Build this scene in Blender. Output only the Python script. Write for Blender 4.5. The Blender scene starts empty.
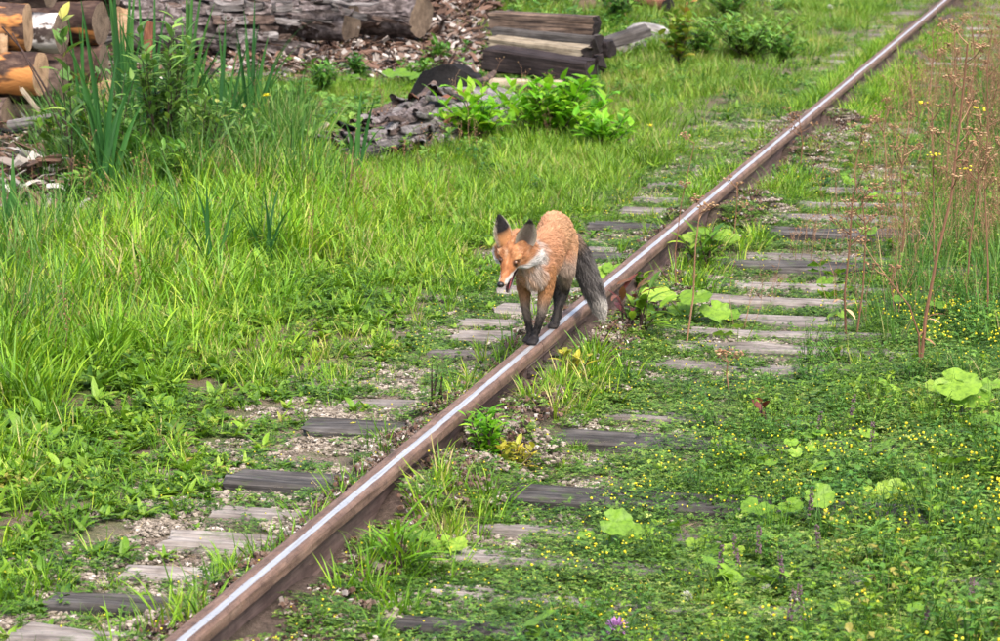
import bpy, bmesh, math, random
import numpy as np
from mathutils import Vector, Matrix
from mathutils.bvhtree import BVHTree

# ------------------------------------------------------------------ camera, sky, sun, exposure
SC = bpy.context.scene
COL = SC.collection
R = math.radians
FPX, PW, PH = 2800.0, 1000.0, 641.0
TH = math.atan(520 / FPX)
PSI = math.atan(684 / FPX * math.cos(TH))
VF = np.array([-math.sin(PSI) * math.cos(TH), math.cos(PSI) * math.cos(TH), -math.sin(TH)])
VR = np.array([math.cos(PSI), math.sin(PSI), 0.0])
VU = np.cross(VR, VF)
ZR = 0.17                                   # height of the rail's running surface
CAM = np.array([2.2583, -9.9593, 2.1438])
cd = bpy.data.cameras.new('camera'); cam = bpy.data.objects.new('camera', cd); COL.objects.link(cam)
cam.location = CAM; cam.rotation_euler = (math.pi / 2 - TH, 0, PSI)
cd.sensor_width = 36; cd.lens = 36 * FPX / PW; cd.clip_end = 2000; cd.clip_start = 0.1
cd.dof.use_dof = True; cd.dof.focus_distance = 10.4; cd.dof.aperture_fstop = 9
SC.camera = cam

SUN_EL, SUN_AZ = 56, 142                    # high, hazy sun behind thin cloud
w = bpy.data.worlds.new('World'); SC.world = w; w.use_nodes = True
nt = w.node_tree; nt.nodes.clear()
sky = nt.nodes.new('ShaderNodeTexSky'); sky.sky_type = 'NISHITA'; sky.sun_disc = False
sky.sun_elevation = R(SUN_EL); sky.sun_rotation = R(SUN_AZ); sky.air_density = 1.0; sky.dust_density = 6.0; sky.ozone_density = 0.4
bg = nt.nodes.new('ShaderNodeBackground'); bg.inputs[1].default_value = 0.15
wo = nt.nodes.new('ShaderNodeOutputWorld')
nt.links.new(sky.outputs[0], bg.inputs[0]); nt.links.new(bg.outputs[0], wo.inputs[0])
sd = bpy.data.lights.new('sun', 'SUN'); sd.energy = 1.1; sd.angle = R(40); sd.color = (1, 0.96, 0.9)
sun = bpy.data.objects.new('sun', sd); COL.objects.link(sun)
az = R(SUN_AZ)
sdir = Vector((math.sin(az) * math.cos(R(SUN_EL)), math.cos(az) * math.cos(R(SUN_EL)), math.sin(R(SUN_EL))))
sun.rotation_euler = sdir.to_track_quat('Z', 'Y').to_euler(); sun.location = sdir * 30
SC.view_settings.view_transform = 'Standard'; SC.view_settings.look = 'None'
SC.view_settings.exposure = 1.4; SC.view_settings.gamma = 1
SC.cycles.max_bounces = 5; SC.cycles.diffuse_bounces = 4; SC.cycles.glossy_bounces = 2; SC.cycles.transmission_bounces = 4; SC.cycles.transparent_max_bounces = 2
SC.cycles.use_denoising = True; SC.cycles.use_adaptive_sampling = True; SC.cycles.adaptive_threshold = .02

def ray(px, py): return VF + VR * (px - 500) / FPX - VU * (py - 320.5) / FPX
def G(px, py, z=0.0):
    d = ray(px, py); return CAM + d * ((z - CAM[2]) / d[2])
def AT(px, py, Y):
    d = ray(px, py); return CAM + d * ((Y - CAM[1]) / d[1])
def PR(P):
    q = np.asarray(P, float) - CAM; z = q @ VF
    return 500 + FPX * (q @ VR) / z, 320.5 - FPX * (q @ VU) / z, FPX / z

RNG = np.random.default_rng(11)
random.seed(5)

# ------------------------------------------------------------------ noise
_T = np.random.default_rng(3).random((256, 256))
def vn(x, y):
    x = np.asarray(x, float); y = np.asarray(y, float)
    xi = np.floor(x).astype(int); yi = np.floor(y).astype(int); fx = x - xi; fy = y - yi
    fx = fx * fx * (3 - 2 * fx); fy = fy * fy * (3 - 2 * fy)
    a = _T[xi & 255, yi & 255]; b = _T[(xi + 1) & 255, yi & 255]; c = _T[xi & 255, (yi + 1) & 255]; d = _T[(xi + 1) & 255, (yi + 1) & 255]
    return (a * (1 - fx) + b * fx) * (1 - fy) + (c * (1 - fx) + d * fx) * fy
def fbm(x, y, o=3):
    s = 0; a = .5
    for k in range(o):
        s = s + a * vn(np.asarray(x) * 2 ** k + 17.3 * k, np.asarray(y) * 2 ** k + 5.1 * k); a *= .5
    return s / (1 - .5 ** o)
def sstep(a, b, x):
    t = np.clip((np.asarray(x, float) - a) / (b - a), 0, 1); return t * t * (3 - 2 * t)

# ------------------------------------------------------------------ materials
MATS = {}
def newmat(name):
    m = bpy.data.materials.new(name); m.use_nodes = True; MATS[name] = m
    n = m.node_tree; n.nodes.clear(); return m, n
def N(n, t, **kw):
    x = n.nodes.new(t)
    for k, v in kw.items(): setattr(x, k, v)
    return x
def ramp(n, stops, fac=None, interp='LINEAR'):
    r = N(n, 'ShaderNodeValToRGB'); cr = r.color_ramp; cr.interpolation = interp
    while len(cr.elements) < len(stops): cr.elements.new(.5)
    for e, (p, c) in zip(cr.elements, stops): e.position = p; e.color = (*c, 1) if len(c) == 3 else c
    if fac is not None: n.links.new(fac, r.inputs[0])
    return r
def mixc(n, a, b, fac, blend='MIX'):
    m = N(n, 'ShaderNodeMix', data_type='RGBA', blend_type=blend)
    for i, v in ((6, a), (7, b)):
        if isinstance(v, tuple): m.inputs[i].default_value = (*v, 1)
        else: n.links.new(v, m.inputs[i])
    if isinstance(fac, (int, float)): m.inputs[0].default_value = fac
    else: n.links.new(fac, m.inputs[0])
    return m.outputs[2]
def noise(n, vec, scale, detail=4, rough=.55, dist=0):
    t = N(n, 'ShaderNodeTexNoise'); t.inputs['Scale'].default_value = scale; t.inputs['Detail'].default_value = detail
    t.inputs['Roughness'].default_value = rough; t.inputs['Distortion'].default_value = dist
    if vec is not None: n.links.new(vec, t.inputs['Vector'])
    return t.outputs[0]
def mapv(n, src, scale):
    mp = N(n, 'ShaderNodeMapping'); mp.inputs['Scale'].default_value = scale; n.links.new(src, mp.inputs[0]); return mp.outputs[0]
def principled(n, col, rough=.8, metal=0, spec=.3, bump=None, bs=.3, bd=.01):
    p = N(n, 'ShaderNodeBsdfPrincipled')
    if isinstance(col, tuple): p.inputs['Base Color'].default_value = (*col, 1)
    else: n.links.new(col, p.inputs['Base Color'])
    for k, v in (('Roughness', rough), ('Metallic', metal)):
        if isinstance(v, (int, float)): p.inputs[k].default_value = v
        else: n.links.new(v, p.inputs[k])
    p.inputs['Specular IOR Level'].default_value = spec
    if bump is not None:
        b = N(n, 'ShaderNodeBump'); b.inputs['Strength'].default_value = bs; b.inputs['Distance'].default_value = bd
        n.links.new(bump, b.inputs['Height']); n.links.new(b.outputs[0], p.inputs['Normal'])
    return p
def out(n, sh):
    o = N(n, 'ShaderNodeOutputMaterial'); n.links.new(sh, o.inputs[0])

def leafmat(name, stops, trans=.35, rough=.45, var=.25, spec=.35, mottle=False, patch=.9):
    """Foliage: colour picked per leaf (vertex attribute Col.r) and per plant; light passes through the blade."""
    m, n = newmat(name)
    at = N(n, 'ShaderNodeAttribute', attribute_name='Col'); sp = N(n, 'ShaderNodeSeparateColor'); n.links.new(at.outputs['Color'], sp.inputs[0])
    oi = N(n, 'ShaderNodeObjectInfo')
    ma = N(n, 'ShaderNodeMath', operation='MULTIPLY_ADD'); n.links.new(oi.outputs['Random'], ma.inputs[0]); ma.inputs[1].default_value = .36; ma.inputs[2].default_value = -.18
    ln_ = noise(n, oi.outputs['Location'], .9, 2); lm = N(n, 'ShaderNodeMath', operation='MULTIPLY_ADD'); n.links.new(ln_, lm.inputs[0]); lm.inputs[1].default_value = patch; lm.inputs[2].default_value = -.5 * patch
    a2 = N(n, 'ShaderNodeMath', operation='ADD'); n.links.new(ma.outputs[0], a2.inputs[0]); n.links.new(lm.outputs[0], a2.inputs[1])
    ad = N(n, 'ShaderNodeMath', operation='ADD', use_clamp=True); n.links.new(sp.outputs[0], ad.inputs[0]); n.links.new(a2.outputs[0], ad.inputs[1])
    c = ramp(n, stops, ad.outputs[0])
    hs = N(n, 'ShaderNodeHueSaturation'); n.links.new(c.outputs[0], hs.inputs['Color'])
    mv = N(n, 'ShaderNodeMapRange'); n.links.new(sp.outputs[2], mv.inputs[0]); mv.inputs[3].default_value = 1 - var; mv.inputs[4].default_value = 1 + var
    n.links.new(mv.outputs[0], hs.inputs['Value'])
    if mottle:
        tc = N(n, 'ShaderNodeTexCoord'); nz = noise(n, tc.outputs['Object'], 55, 3, .6, .6); mo = ramp(n, [(.32, (.55, .60, .55)), (.5, (1, 1, 1)), (.7, (1.2, 1.15, .9))], nz); hs2 = mixc(n, hs.outputs[0], mo.outputs[0], 1.0, 'MULTIPLY')
    else: hs2 = hs.outputs[0]
    p = principled(n, hs2, rough, 0, spec, nz if mottle else None, .4, .004)
    t = N(n, 'ShaderNodeBsdfTranslucent')
    tc = mixc(n, hs2, (.9, 1, .25), .5, 'MULTIPLY'); 
    n.links.new(tc, t.inputs[0])
    mx = N(n, 'ShaderNodeMixShader'); mx.inputs[0].default_value = trans
    n.links.new(p.outputs[0], mx.inputs[1]); n.links.new(t.outputs[0], mx.inputs[2]); out(n, mx.outputs[0]); return m

leafmat('grass_lush', [(0, (.05, .125, .010)), (.35, (.10, .24, .010)), (.7, (.185, .355, .016)), (.92, (.31, .43, .026)), (1, (.36, .33, .12))], var=.35)
leafmat('grass_deep', [(0, (.028, .085, .016)), (.4, (.055, .155, .022)), (.8, (.10, .24, .03)), (.95, (.19, .29, .06)), (1, (.36, .30, .14))])
leafmat('grass_far', [(0, (.06, .14, .014)), (.4, (.115, .235, .016)), (.8, (.19, .31, .025)), (1, (.32, .30, .10))])
leafmat('grass_dry', [(0, (.20, .15, .07)), (.6, (.34, .26, .13)), (1, (.46, .37, .21))], trans=.2, patch=0)
leafmat('weed', [(0, (.04, .11, .014)), (.4, (.10, .215, .016)), (.75, (.185, .33, .022)), (.95, (.28, .40, .04)), (1, (.30, .28, .06))], var=.3)
leafmat('medick', [(0, (.035, .090, .016)), (.4, (.085, .18, .024)), (.75, (.165, .28, .042)), (1, (.30, .36, .09))], var=.4)
leafmat('bigleaf', [(0, (.09, .20, .018)), (.5, (.16, .30, .028)), (1, (.26, .40, .05))], trans=.35, rough=.5, mottle=True)
leafmat('shrub_bright', [(0, (.07, .24, .01)), (.5, (.15, .40, .015)), (1, (.28, .48, .03))], trans=.4)
leafmat('shrub_green', [(0, (.04, .13, .018)), (.5, (.09, .23, .03)), (1, (.19, .32, .05))])
leafmat('yellowing', [(0, (.20, .26, .03)), (.5, (.40, .36, .04)), (1, (.50, .33, .05))], patch=0)
leafmat('shrub_mixed', [(0, (.07, .17, .02)), (.5, (.16, .27, .03)), (.8, (.28, .30, .04)), (1, (.34, .18, .05))], patch=0)
leafmat('reed', [(0, (.018, .075, .02)), (.5, (.035, .125, .03)), (1, (.07, .19, .04))], trans=.25, rough=.38)
leafmat('willow', [(0, (.075, .16, .04)), (.45, (.14, .27, .06)), (.85, (.23, .36, .07)), (1, (.38, .34, .08))], patch=.3)
leafmat('redleaf', [(0, (.10, .02, .02)), (.5, (.20, .06, .04)), (1, (.16, .14, .04))], patch=0)
leafmat('petal_yellow', [(0, (.66, .55, .015)), (1, (.78, .70, .04))], trans=.2, patch=0)
leafmat('petal_white', [(0, (.55, .55, .5)), (1, (.75, .74, .70))], trans=.2, patch=0)
leafmat('petal_purple', [(0, (.38, .17, .42)), (1, (.58, .32, .60))], trans=.2, patch=0)
leafmat('spike_dull', [(0, (.10, .065, .085)), (1, (.20, .12, .15))], trans=.1, patch=0)
leafmat('dry_stem', [(0, (.12, .055, .034)), (.5, (.20, .105, .06)), (1, (.30, .19, .11))], trans=.05, rough=.8, patch=0)
leafmat('dry_head', [(0, (.16, .08, .04)), (.6, (.27, .15, .075)), (1, (.38, .27, .15))], trans=.1, rough=.8, patch=0)

def mat_ground():
    m, n = newmat('soil')
    tc = N(n, 'ShaderNodeTexCoord'); v = tc.outputs['Object']
    a = noise(n, v, 3, 6); b = noise(n, v, 40, 5, .7); c = noise(n, v, 160, 3, .7)
    base = ramp(n, [(.3, (.055, .036, .022)), (.5, (.11, .078, .048)), (.7, (.19, .15, .10))], b)
    grav = ramp(n, [(.35, (.08, .055, .04)), (.5, (.16, .125, .10)), (.62, (.27, .22, .175)), (.75, (.40, .34, .28))], c)
    moss = ramp(n, [(.3, (.03, .06, .012)), (.7, (.07, .12, .022))], b)
    sx = N(n, 'ShaderNodeSeparateXYZ'); n.links.new(v, sx.inputs[0])
    ax = N(n, 'ShaderNodeMath', operation='ABSOLUTE'); 
    of = N(n, 'ShaderNodeMath', operation='ADD'); n.links.new(sx.outputs[0], of.inputs[0]); of.inputs[1].default_value = -.2; n.links.new(of.outputs[0], ax.inputs[0])
    bed = N(n, 'ShaderNodeMapRange'); n.links.new(ax.outputs[0], bed.inputs[0]); bed.inputs[1].default_value = .8; bed.inputs[2].default_value = 1.7; bed.inputs[3].default_value = 1; bed.inputs[4].default_value = 0
    col = mixc(n, base.outputs[0], grav.outputs[0], bed.outputs[0])
    mf = ramp(n, [(.42, (0, 0, 0)), (.62, (.75, .75, .75))], a)
    col = mixc(n, col, moss.outputs[0], mf.outputs[0])
    ar = N(n, 'ShaderNodeMath', operation='ABSOLUTE'); n.links.new(sx.outputs[0], ar.inputs[0]); nr_ = N(n, 'ShaderNodeMapRange'); n.links.new(ar.outputs[0], nr_.inputs[0]); nr_.inputs[1].default_value = .16; nr_.inputs[2].default_value = .42; nr_.inputs[3].default_value = .85; nr_.inputs[4].default_value = 0
    dirt = ramp(n, [(.35, (.035, .024, .022)), (.55, (.075, .052, .046)), (.72, (.14, .105, .09))], b); col = mixc(n, col, dirt.outputs[0], nr_.outputs[0])
    out(n, principled(n, col, .95, 0, .15, c, .8, .012).outputs[0])
mat_ground()

def mat_wood(name, stops, grain=(3, 60, 60), moss=0.0, rough=.85, bs=.7, patch=None):
    m, n = newmat(name)
    tc = N(n, 'ShaderNodeTexCoord'); oi = N(n, 'ShaderNodeObjectInfo')
    vadd = N(n, 'ShaderNodeVectorMath', operation='ADD'); n.links.new(tc.outputs['Object'], vadd.inputs[0])
    cx = N(n, 'ShaderNodeCombineXYZ'); mu = N(n, 'ShaderNodeMath', operation='MULTIPLY'); n.links.new(oi.outputs['Random'], mu.inputs[0]); mu.inputs[1].default_value = 37
    for i in range(3): n.links.new(mu.outputs[0], cx.inputs[i])
    n.links.new(cx.outputs[0], vadd.inputs[1]); v = vadd.outputs[0]
    g = noise(n, mapv(n, v, grain), 1.0, 5, .65, .4); blot = noise(n, v, 7, 4, .6); fine = noise(n, mapv(n, v, tuple(2.2 * x for x in grain)), 1.0, 3, .6)
    c = ramp(n, stops, g).outputs[0]
    c = mixc(n, c, ramp(n, [(.3, (.55, .52, .5)), (.7, (1.25, 1.25, 1.25))], blot).outputs[0], 1.0, 'MULTIPLY')
    if patch:
        pf = ramp(n, [(patch[1], (0, 0, 0)), (patch[1] + .06, (1, 1, 1))], noise(n, mapv(n, v, patch[3] if len(patch) > 3 else (1, 1, 1)), patch[2], 4, .6))
        c = mixc(n, c, patch[0], pf.outputs[0])
    if moss:
        mf = ramp(n, [(.62 - moss, (0, 0, 0)), (.78 - moss, (1, 1, 1))], noise(n, v, 11, 5, .7))
        c = mixc(n, c, (.05, .085, .02), mf.outputs[0])
    val = N(n, 'ShaderNodeMapRange'); n.links.new(oi.outputs['Random'], val.inputs[0]); val.inputs[3].default_value = .75; val.inputs[4].default_value = 1.2
    hs = N(n, 'ShaderNodeHueSaturation'); n.links.new(c, hs.inputs['Color']); n.links.new(val.outputs[0], hs.inputs['Value'])
    out(n, principled(n, hs.outputs[0], rough, 0, .2, fine, bs, .006).outputs[0]); return m
GREYW = [(.25, (.05, .043, .04)), (.42, (.15, .135, .125)), (.58, (.24, .22, .205)), (.75, (.36, .335, .31))]
DARKW = [(.25, (.016, .015, .0145)), (.45, (.042, .040, .039)), (.62, (.095, .090, .087)), (.8, (.18, .172, .165))]
mat_wood('sleeper_grey', GREYW, moss=.06)
mat_wood('sleeper_dark', DARKW, moss=.05)
mat_wood('creosote', [(.3, (.010, .008, .009)), (.55, (.026, .02, .021)), (.8, (.075, .055, .05))], grain=(3, 50, 50))
mat_wood('creosote_worn', [(.25, (.015, .012, .012)), (.45, (.06, .045, .038)), (.62, (.18, .13, .10)), (.8, (.30, .22, .16))], grain=(3, 45, 45))
mat_wood('timber_pale', [(.25, (.10, .085, .06)), (.5, (.27, .23, .17)), (.8, (.42, .37, .28))], grain=(3, 50, 50))
mat_wood('timber_slate', [(.25, (.02, .018, .018)), (.5, (.075, .07, .068)), (.8, (.16, .15, .145))], grain=(3, 50, 50))
mat_wood('driftwood', [(.25, (.09, .08, .08)), (.45, (.24, .225, .22)), (.6, (.38, .36, .35)), (.8, (.55, .53, .51))], grain=(2.5, 40, 40))
mat_wood('bark_brown', [(.28, (.018, .012, .012)), (.45, (.06, .042, .036)), (.6, (.13, .095, .08)), (.8, (.24, .19, .16))], grain=(9, 16, 16), bs=1.0)
mat_wood('bark_peeled', [(.28, (.016, .010, .010)), (.45, (.05, .03, .026)), (.6, (.10, .065, .05)), (.8, (.18, .13, .10))], grain=(9, 16, 16), bs=1.0, patch=((.50, .22, .07), .505, 3.0, (.6, 1.6, 1.6)))
mat_wood('bark_birch', [(.28, (.02, .014, .014)), (.45, (.06, .045, .04)), (.6, (.12, .10, .09)), (.8, (.2, .17, .15))], grain=(9, 16, 16), bs=1.0, patch=((.66, .63, .62), .48, 5.0))
mat_wood('bark_grey', [(.30, (.03, .024, .024)), (.45, (.09, .075, .074)), (.58, (.19, .165, .165)), (.78, (.34, .31, .31))], grain=(17, 24, 24), bs=1.4)
mat_wood('cut_wood', [(.25, (.14, .085, .05)), (.45, (.32, .205, .115)), (.6, (.42, .29, .18)), (.8, (.50, .37, .25))], grain=(30, 14, 14), bs=.8)
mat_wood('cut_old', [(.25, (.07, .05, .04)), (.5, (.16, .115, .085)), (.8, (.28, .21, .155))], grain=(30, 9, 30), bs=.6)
mat_wood('rot_grey', [(.28, (.04, .036, .036)), (.45, (.13, .12, .12)), (.6, (.22, .21, .21)), (.8, (.33, .32, .32))], grain=(2.5, 40, 40), bs=1.0)
mat_wood('red_rot', [(.25, (.05, .02, .012)), (.5, (.15, .062, .035)), (.8, (.28, .14, .09))], grain=(4, 30, 30), bs=.8)
mat_wood('charred', [(.3, (.006, .006, .007)), (.6, (.015, .014, .015)), (.85, (.045, .04, .04))], grain=(20, 20, 20), bs=1.0)
mat_wood('twig', [(.3, (.03, .02, .018)), (.6, (.07, .045, .04)), (.85, (.13, .09, .08))], grain=(20, 20, 20))
mat_wood('stone', [(.3, (.16, .155, .15)), (.5, (.27, .265, .26)), (.75, (.42, .41, .40))], grain=(6, 6, 6), bs=.6)

def mat_rings(name, c0, c1):
    m, n = newmat(name); tc = N(n, 'ShaderNodeTexCoord'); v = tc.outputs['Object']
    wv = N(n, 'ShaderNodeTexWave', wave_type='RINGS', rings_direction='X', wave_profile='SAW'); wv.inputs['Scale'].default_value = 26; wv.inputs['Distortion'].default_value = 3.5; wv.inputs['Detail'].default_value = 3; wv.inputs['Detail Scale'].default_value = 1.5; n.links.new(v, wv.inputs[0])
    nz = noise(n, v, 14, 5, .7); c = ramp(n, [(.1, c0), (.8, c1)], wv.outputs['Fac']).outputs[0]
    c = mixc(n, c, ramp(n, [(.3, (.45, .42, .40)), (.65, (1.15, 1.15, 1.15))], nz).outputs[0], 1.0, 'MULTIPLY'); out(n, principled(n, c, .85, 0, .2, nz, .8, .006).outputs[0])
mat_rings('cut_wood_rings', (.24, .145, .08), (.46, .32, .20)); mat_rings('cut_old_rings', (.075, .055, .042), (.22, .165, .12))  # second one darker: old trunk ends, and pile ends with shade painted in
def mat_pebble():
    m, n = newmat('pebble')
    at = N(n, 'ShaderNodeAttribute', attribute_name='Col'); sp = N(n, 'ShaderNodeSeparateColor'); n.links.new(at.outputs['Color'], sp.inputs[0])
    c = ramp(n, [(0, (.05, .04, .035)), (.3, (.115, .095, .075)), (.55, (.205, .175, .14)), (.8, (.33, .29, .24)), (1, (.50, .46, .41))], sp.outputs[0])
    out(n, principled(n, c.outputs[0], .85, 0, .25).outputs[0])
mat_pebble()
def mat_chip():
    m, n = newmat('bark_chip')
    at = N(n, 'ShaderNodeAttribute', attribute_name='Col'); sp = N(n, 'ShaderNodeSeparateColor'); n.links.new(at.outputs['Color'], sp.inputs[0])
    c = ramp(n, [(0, (.02, .015, .015)), (.3, (.055, .034, .026)), (.5, (.125, .072, .05)), (.7, (.175, .13, .105)), (.88, (.23, .21, .195)), (1, (.42, .39, .36))], sp.outputs[0])
    tc = N(n, 'ShaderNodeTexCoord'); g = noise(n, mapv(n, tc.outputs['Object'], (60, 60, 60)), 1, 3)
    out(n, principled(n, c.outputs[0], .85, 0, .25, g, .5, .004).outputs[0])
mat_chip()

def mat_rust(name, stops, rough=.7, metal=.15):
    m, n = newmat(name); tc = N(n, 'ShaderNodeTexCoord'); v = tc.outputs['Object']
    a = noise(n, mapv(n, v, (60, 4, 60)), 1, 5, .65); b = noise(n, v, 14, 5, .7); f = noise(n, v, 220, 2)
    c = ramp(n, stops, a).outputs[0]
    c = mixc(n, c, ramp(n, [(.3, (.62, .58, .56)), (.7, (1.2, 1.2, 1.2))], b).outputs[0], 1.0, 'MULTIPLY')
    out(n, principled(n, c, rough, metal, .35, f, .35, .002).outputs[0])
mat_rust('rail_rust', [(.3, (.10, .066, .058)), (.5, (.17, .115, .098)), (.7, (.25, .175, .15))], .55)
mat_rust('rail_web', [(.3, (.055, .035, .031)), (.5, (.105, .07, .061)), (.7, (.17, .12, .105))], .8, 0)
mat_rust('old_iron', [(.3, (.018, .013, .014)), (.5, (.04, .03, .031)), (.7, (.08, .06, .06))], .7, .2)
def mat_steel():
    m, n = newmat('polished_steel'); tc = N(n, 'ShaderNodeTexCoord'); v = tc.outputs['Object']
    a = noise(n, mapv(n, v, (120, 3, 120)), 1, 5, .6); b = noise(n, v, 9, 4)
    c = ramp(n, [(.3, (.42, .44, .46)), (.7, (.66, .68, .70))], a).outputs[0]
    rr = N(n, 'ShaderNodeMapRange'); n.links.new(b, rr.inputs[0]); rr.inputs[3].default_value = .3; rr.inputs[4].default_value = .55
    out(n, principled(n, c, rr.outputs[0], .75, .5, a, .15, .001).outputs[0])
mat_steel()
def mat_railhead():
    m, n = newmat('rail_head_steel'); tc = N(n, 'ShaderNodeTexCoord'); v = tc.outputs['Object']
    a = noise(n, mapv(n, v, (60, 5, 60)), 1, 6, .7); b = noise(n, v, 16, 6, .75); f = noise(n, v, 260, 3, .7); sp_ = noise(n, v, 75, 4, .7)
    rust = ramp(n, [(.28, (.070, .042, .033)), (.45, (.135, .084, .064)), (.6, (.195, .126, .096)), (.75, (.28, .20, .155))], a).outputs[0]
    rust = mixc(n, rust, ramp(n, [(.3, (.5, .46, .45)), (.5, (1, 1, 1)), (.72, (1.3, 1.22, 1.15))], b).outputs[0], 1.0, 'MULTIPLY')
    rust = mixc(n, rust, (.05, .032, .028), ramp(n, [(.56, (0, 0, 0)), (.66, (.85, .85, .85))], sp_).outputs[0])
    steel = ramp(n, [(.3, (.36, .365, .375)), (.7, (.60, .605, .62))], noise(n, mapv(n, v, (140, 3, 140)), 1, 5, .6)).outputs[0]
    sx = N(n, 'ShaderNodeSeparateXYZ'); n.links.new(v, sx.inputs[0])
    wob = N(n, 'ShaderNodeMath', operation='MULTIPLY_ADD'); n.links.new(noise(n, mapv(n, v, (40, 9, 40)), 1, 5, .7), wob.inputs[0]); wob.inputs[1].default_value = .009; n.links.new(sx.outputs[0], wob.inputs[2])
    r1_ = N(n, 'ShaderNodeMapRange'); n.links.new(wob.outputs[0], r1_.inputs[0]); r1_.inputs[1].default_value = .0045; r1_.inputs[2].default_value = .0065
    r2_ = N(n, 'ShaderNodeMapRange'); n.links.new(wob.outputs[0], r2_.inputs[0]); r2_.inputs[1].default_value = .0275; r2_.inputs[2].default_value = .0255
    zt = N(n, 'ShaderNodeMath', operation='GREATER_THAN'); n.links.new(sx.outputs[2], zt.inputs[0]); zt.inputs[1].default_value = ZR - .012 - .004
    mk = N(n, 'ShaderNodeMath', operation='MULTIPLY'); n.links.new(r1_.outputs[0], mk.inputs[0]); n.links.new(r2_.outputs[0], mk.inputs[1]); mk2 = N(n, 'ShaderNodeMath', operation='MULTIPLY'); n.links.new(mk.outputs[0], mk2.inputs[0]); n.links.new(zt.outputs[0], mk2.inputs[1])
    pit = ramp(n, [(.60, (1, 1, 1)), (.68, (.25, .25, .25))], sp_); mk3 = N(n, 'ShaderNodeMath', operation='MULTIPLY'); n.links.new(mk2.outputs[0], mk3.inputs[0]); n.links.new(pit.outputs[0], mk3.inputs[1])
    pr_ = principled(n, rust, .68, .05, .3, f, .8, .004); ps_ = principled(n, steel, .42, .55, .5, a, .12, .001)
    mx_ = N(n, 'ShaderNodeMixShader'); n.links.new(mk3.outputs[0], mx_.inputs[0]); n.links.new(pr_.outputs[0], mx_.inputs[1]); n.links.new(ps_.outputs[0], mx_.inputs[2]); out(n, mx_.outputs[0])
mat_railhead()
def mat_fur():
    m, n = newmat('fur'); at = N(n, 'ShaderNodeAttribute', attribute_name='Col')
    out(n, principled(n, at.outputs['Color'], .65, 0, .25).outputs[0])
mat_fur()
def flat(name, col, rough=.5, spec=.4):
    m, n = newmat(name); tc = N(n, 'ShaderNodeTexCoord'); g = noise(n, tc.outputs['Object'], 90, 3)
    c = ramp(n, [(.3, tuple(.8 * x for x in col)), (.7, tuple(min(1, 1.15 * x) for x in col))], g)
    out(n, principled(n, c.outputs[0], rough, 0, spec, g, .1, .001).outputs[0])
flat('nose_skin', (.012, .011, .011), .3); flat('tongue_skin', (.52, .12, .16), .35); flat('eye_amber', (.085, .034, .012), .08, .6); flat('pupil', (.006, .005, .005), .05, .6); flat('tooth', (.72, .68, .58), .3)

# ------------------------------------------------------------------ mesh helpers
class MB:
    def __init__(s): s.v = []; s.f = []; s.c = []; s.m = []
    def add(s, v, f, c=(.5, .5, .5), mi=0):
        o = len(s.v); s.v.extend([tuple(p) for p in v]); s.f.extend([tuple(i + o for i in q) for q in f]); s.m.extend([mi] * len(f))
        if isinstance(c, tuple): s.c.extend([c] * len(v))
        else: s.c.extend([tuple(x) for x in c])
    def mesh(s, name, mats, smooth=False):
        me = bpy.data.meshes.new(name); me.from_pydata(s.v, [], s.f)
        if s.v:
            a = me.color_attributes.new('Col', 'FLOAT_COLOR', 'POINT')
            arr = np.ones((len(s.v), 4), np.float32); arr[:, :3] = np.array(s.c, np.float32); a.data.foreach_set('color', arr.ravel())
        for mm in (mats if isinstance(mats, (list, tuple)) else [mats]): me.materials.append(MATS[mm])
        if any(s.m): me.polygons.foreach_set('material_index', s.m)
        if smooth: me.polygons.foreach_set('use_smooth', [True] * len(me.polygons))
        me.update(); return me
    def build(s, name, mats, parent=None, smooth=False, loc=None):
        return link(name, s.mesh(name, mats, smooth), parent, loc)
def link(name, me, parent=None, loc=None, rot=None):
    o = bpy.data.objects.new(name, me); COL.objects.link(o)
    if parent: o.parent = parent
    if loc is not None: o.location = tuple(loc)
    if rot is not None: o.rotation_euler = rot
    return o
def tag(o, label=None, cat=None, group=None, kind=None):
    if label: o['label'] = label
    if cat: o['category'] = cat
    if group: o['group'] = group
    if kind: o['kind'] = kind
    return o
def empty(name, loc, label, cat, group=None, rz=0):
    o = bpy.data.objects.new(name, None); COL.objects.link(o); o.location = tuple(loc); o.rotation_euler = (0, 0, rz); o.empty_display_size = .1
    return tag(o, label, cat, group)

def rv(a, b): return random.uniform(a, b)
def lc(r=None): return (rv(0, 1) if r is None else r, rv(0, 1), rv(0, 1))

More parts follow.
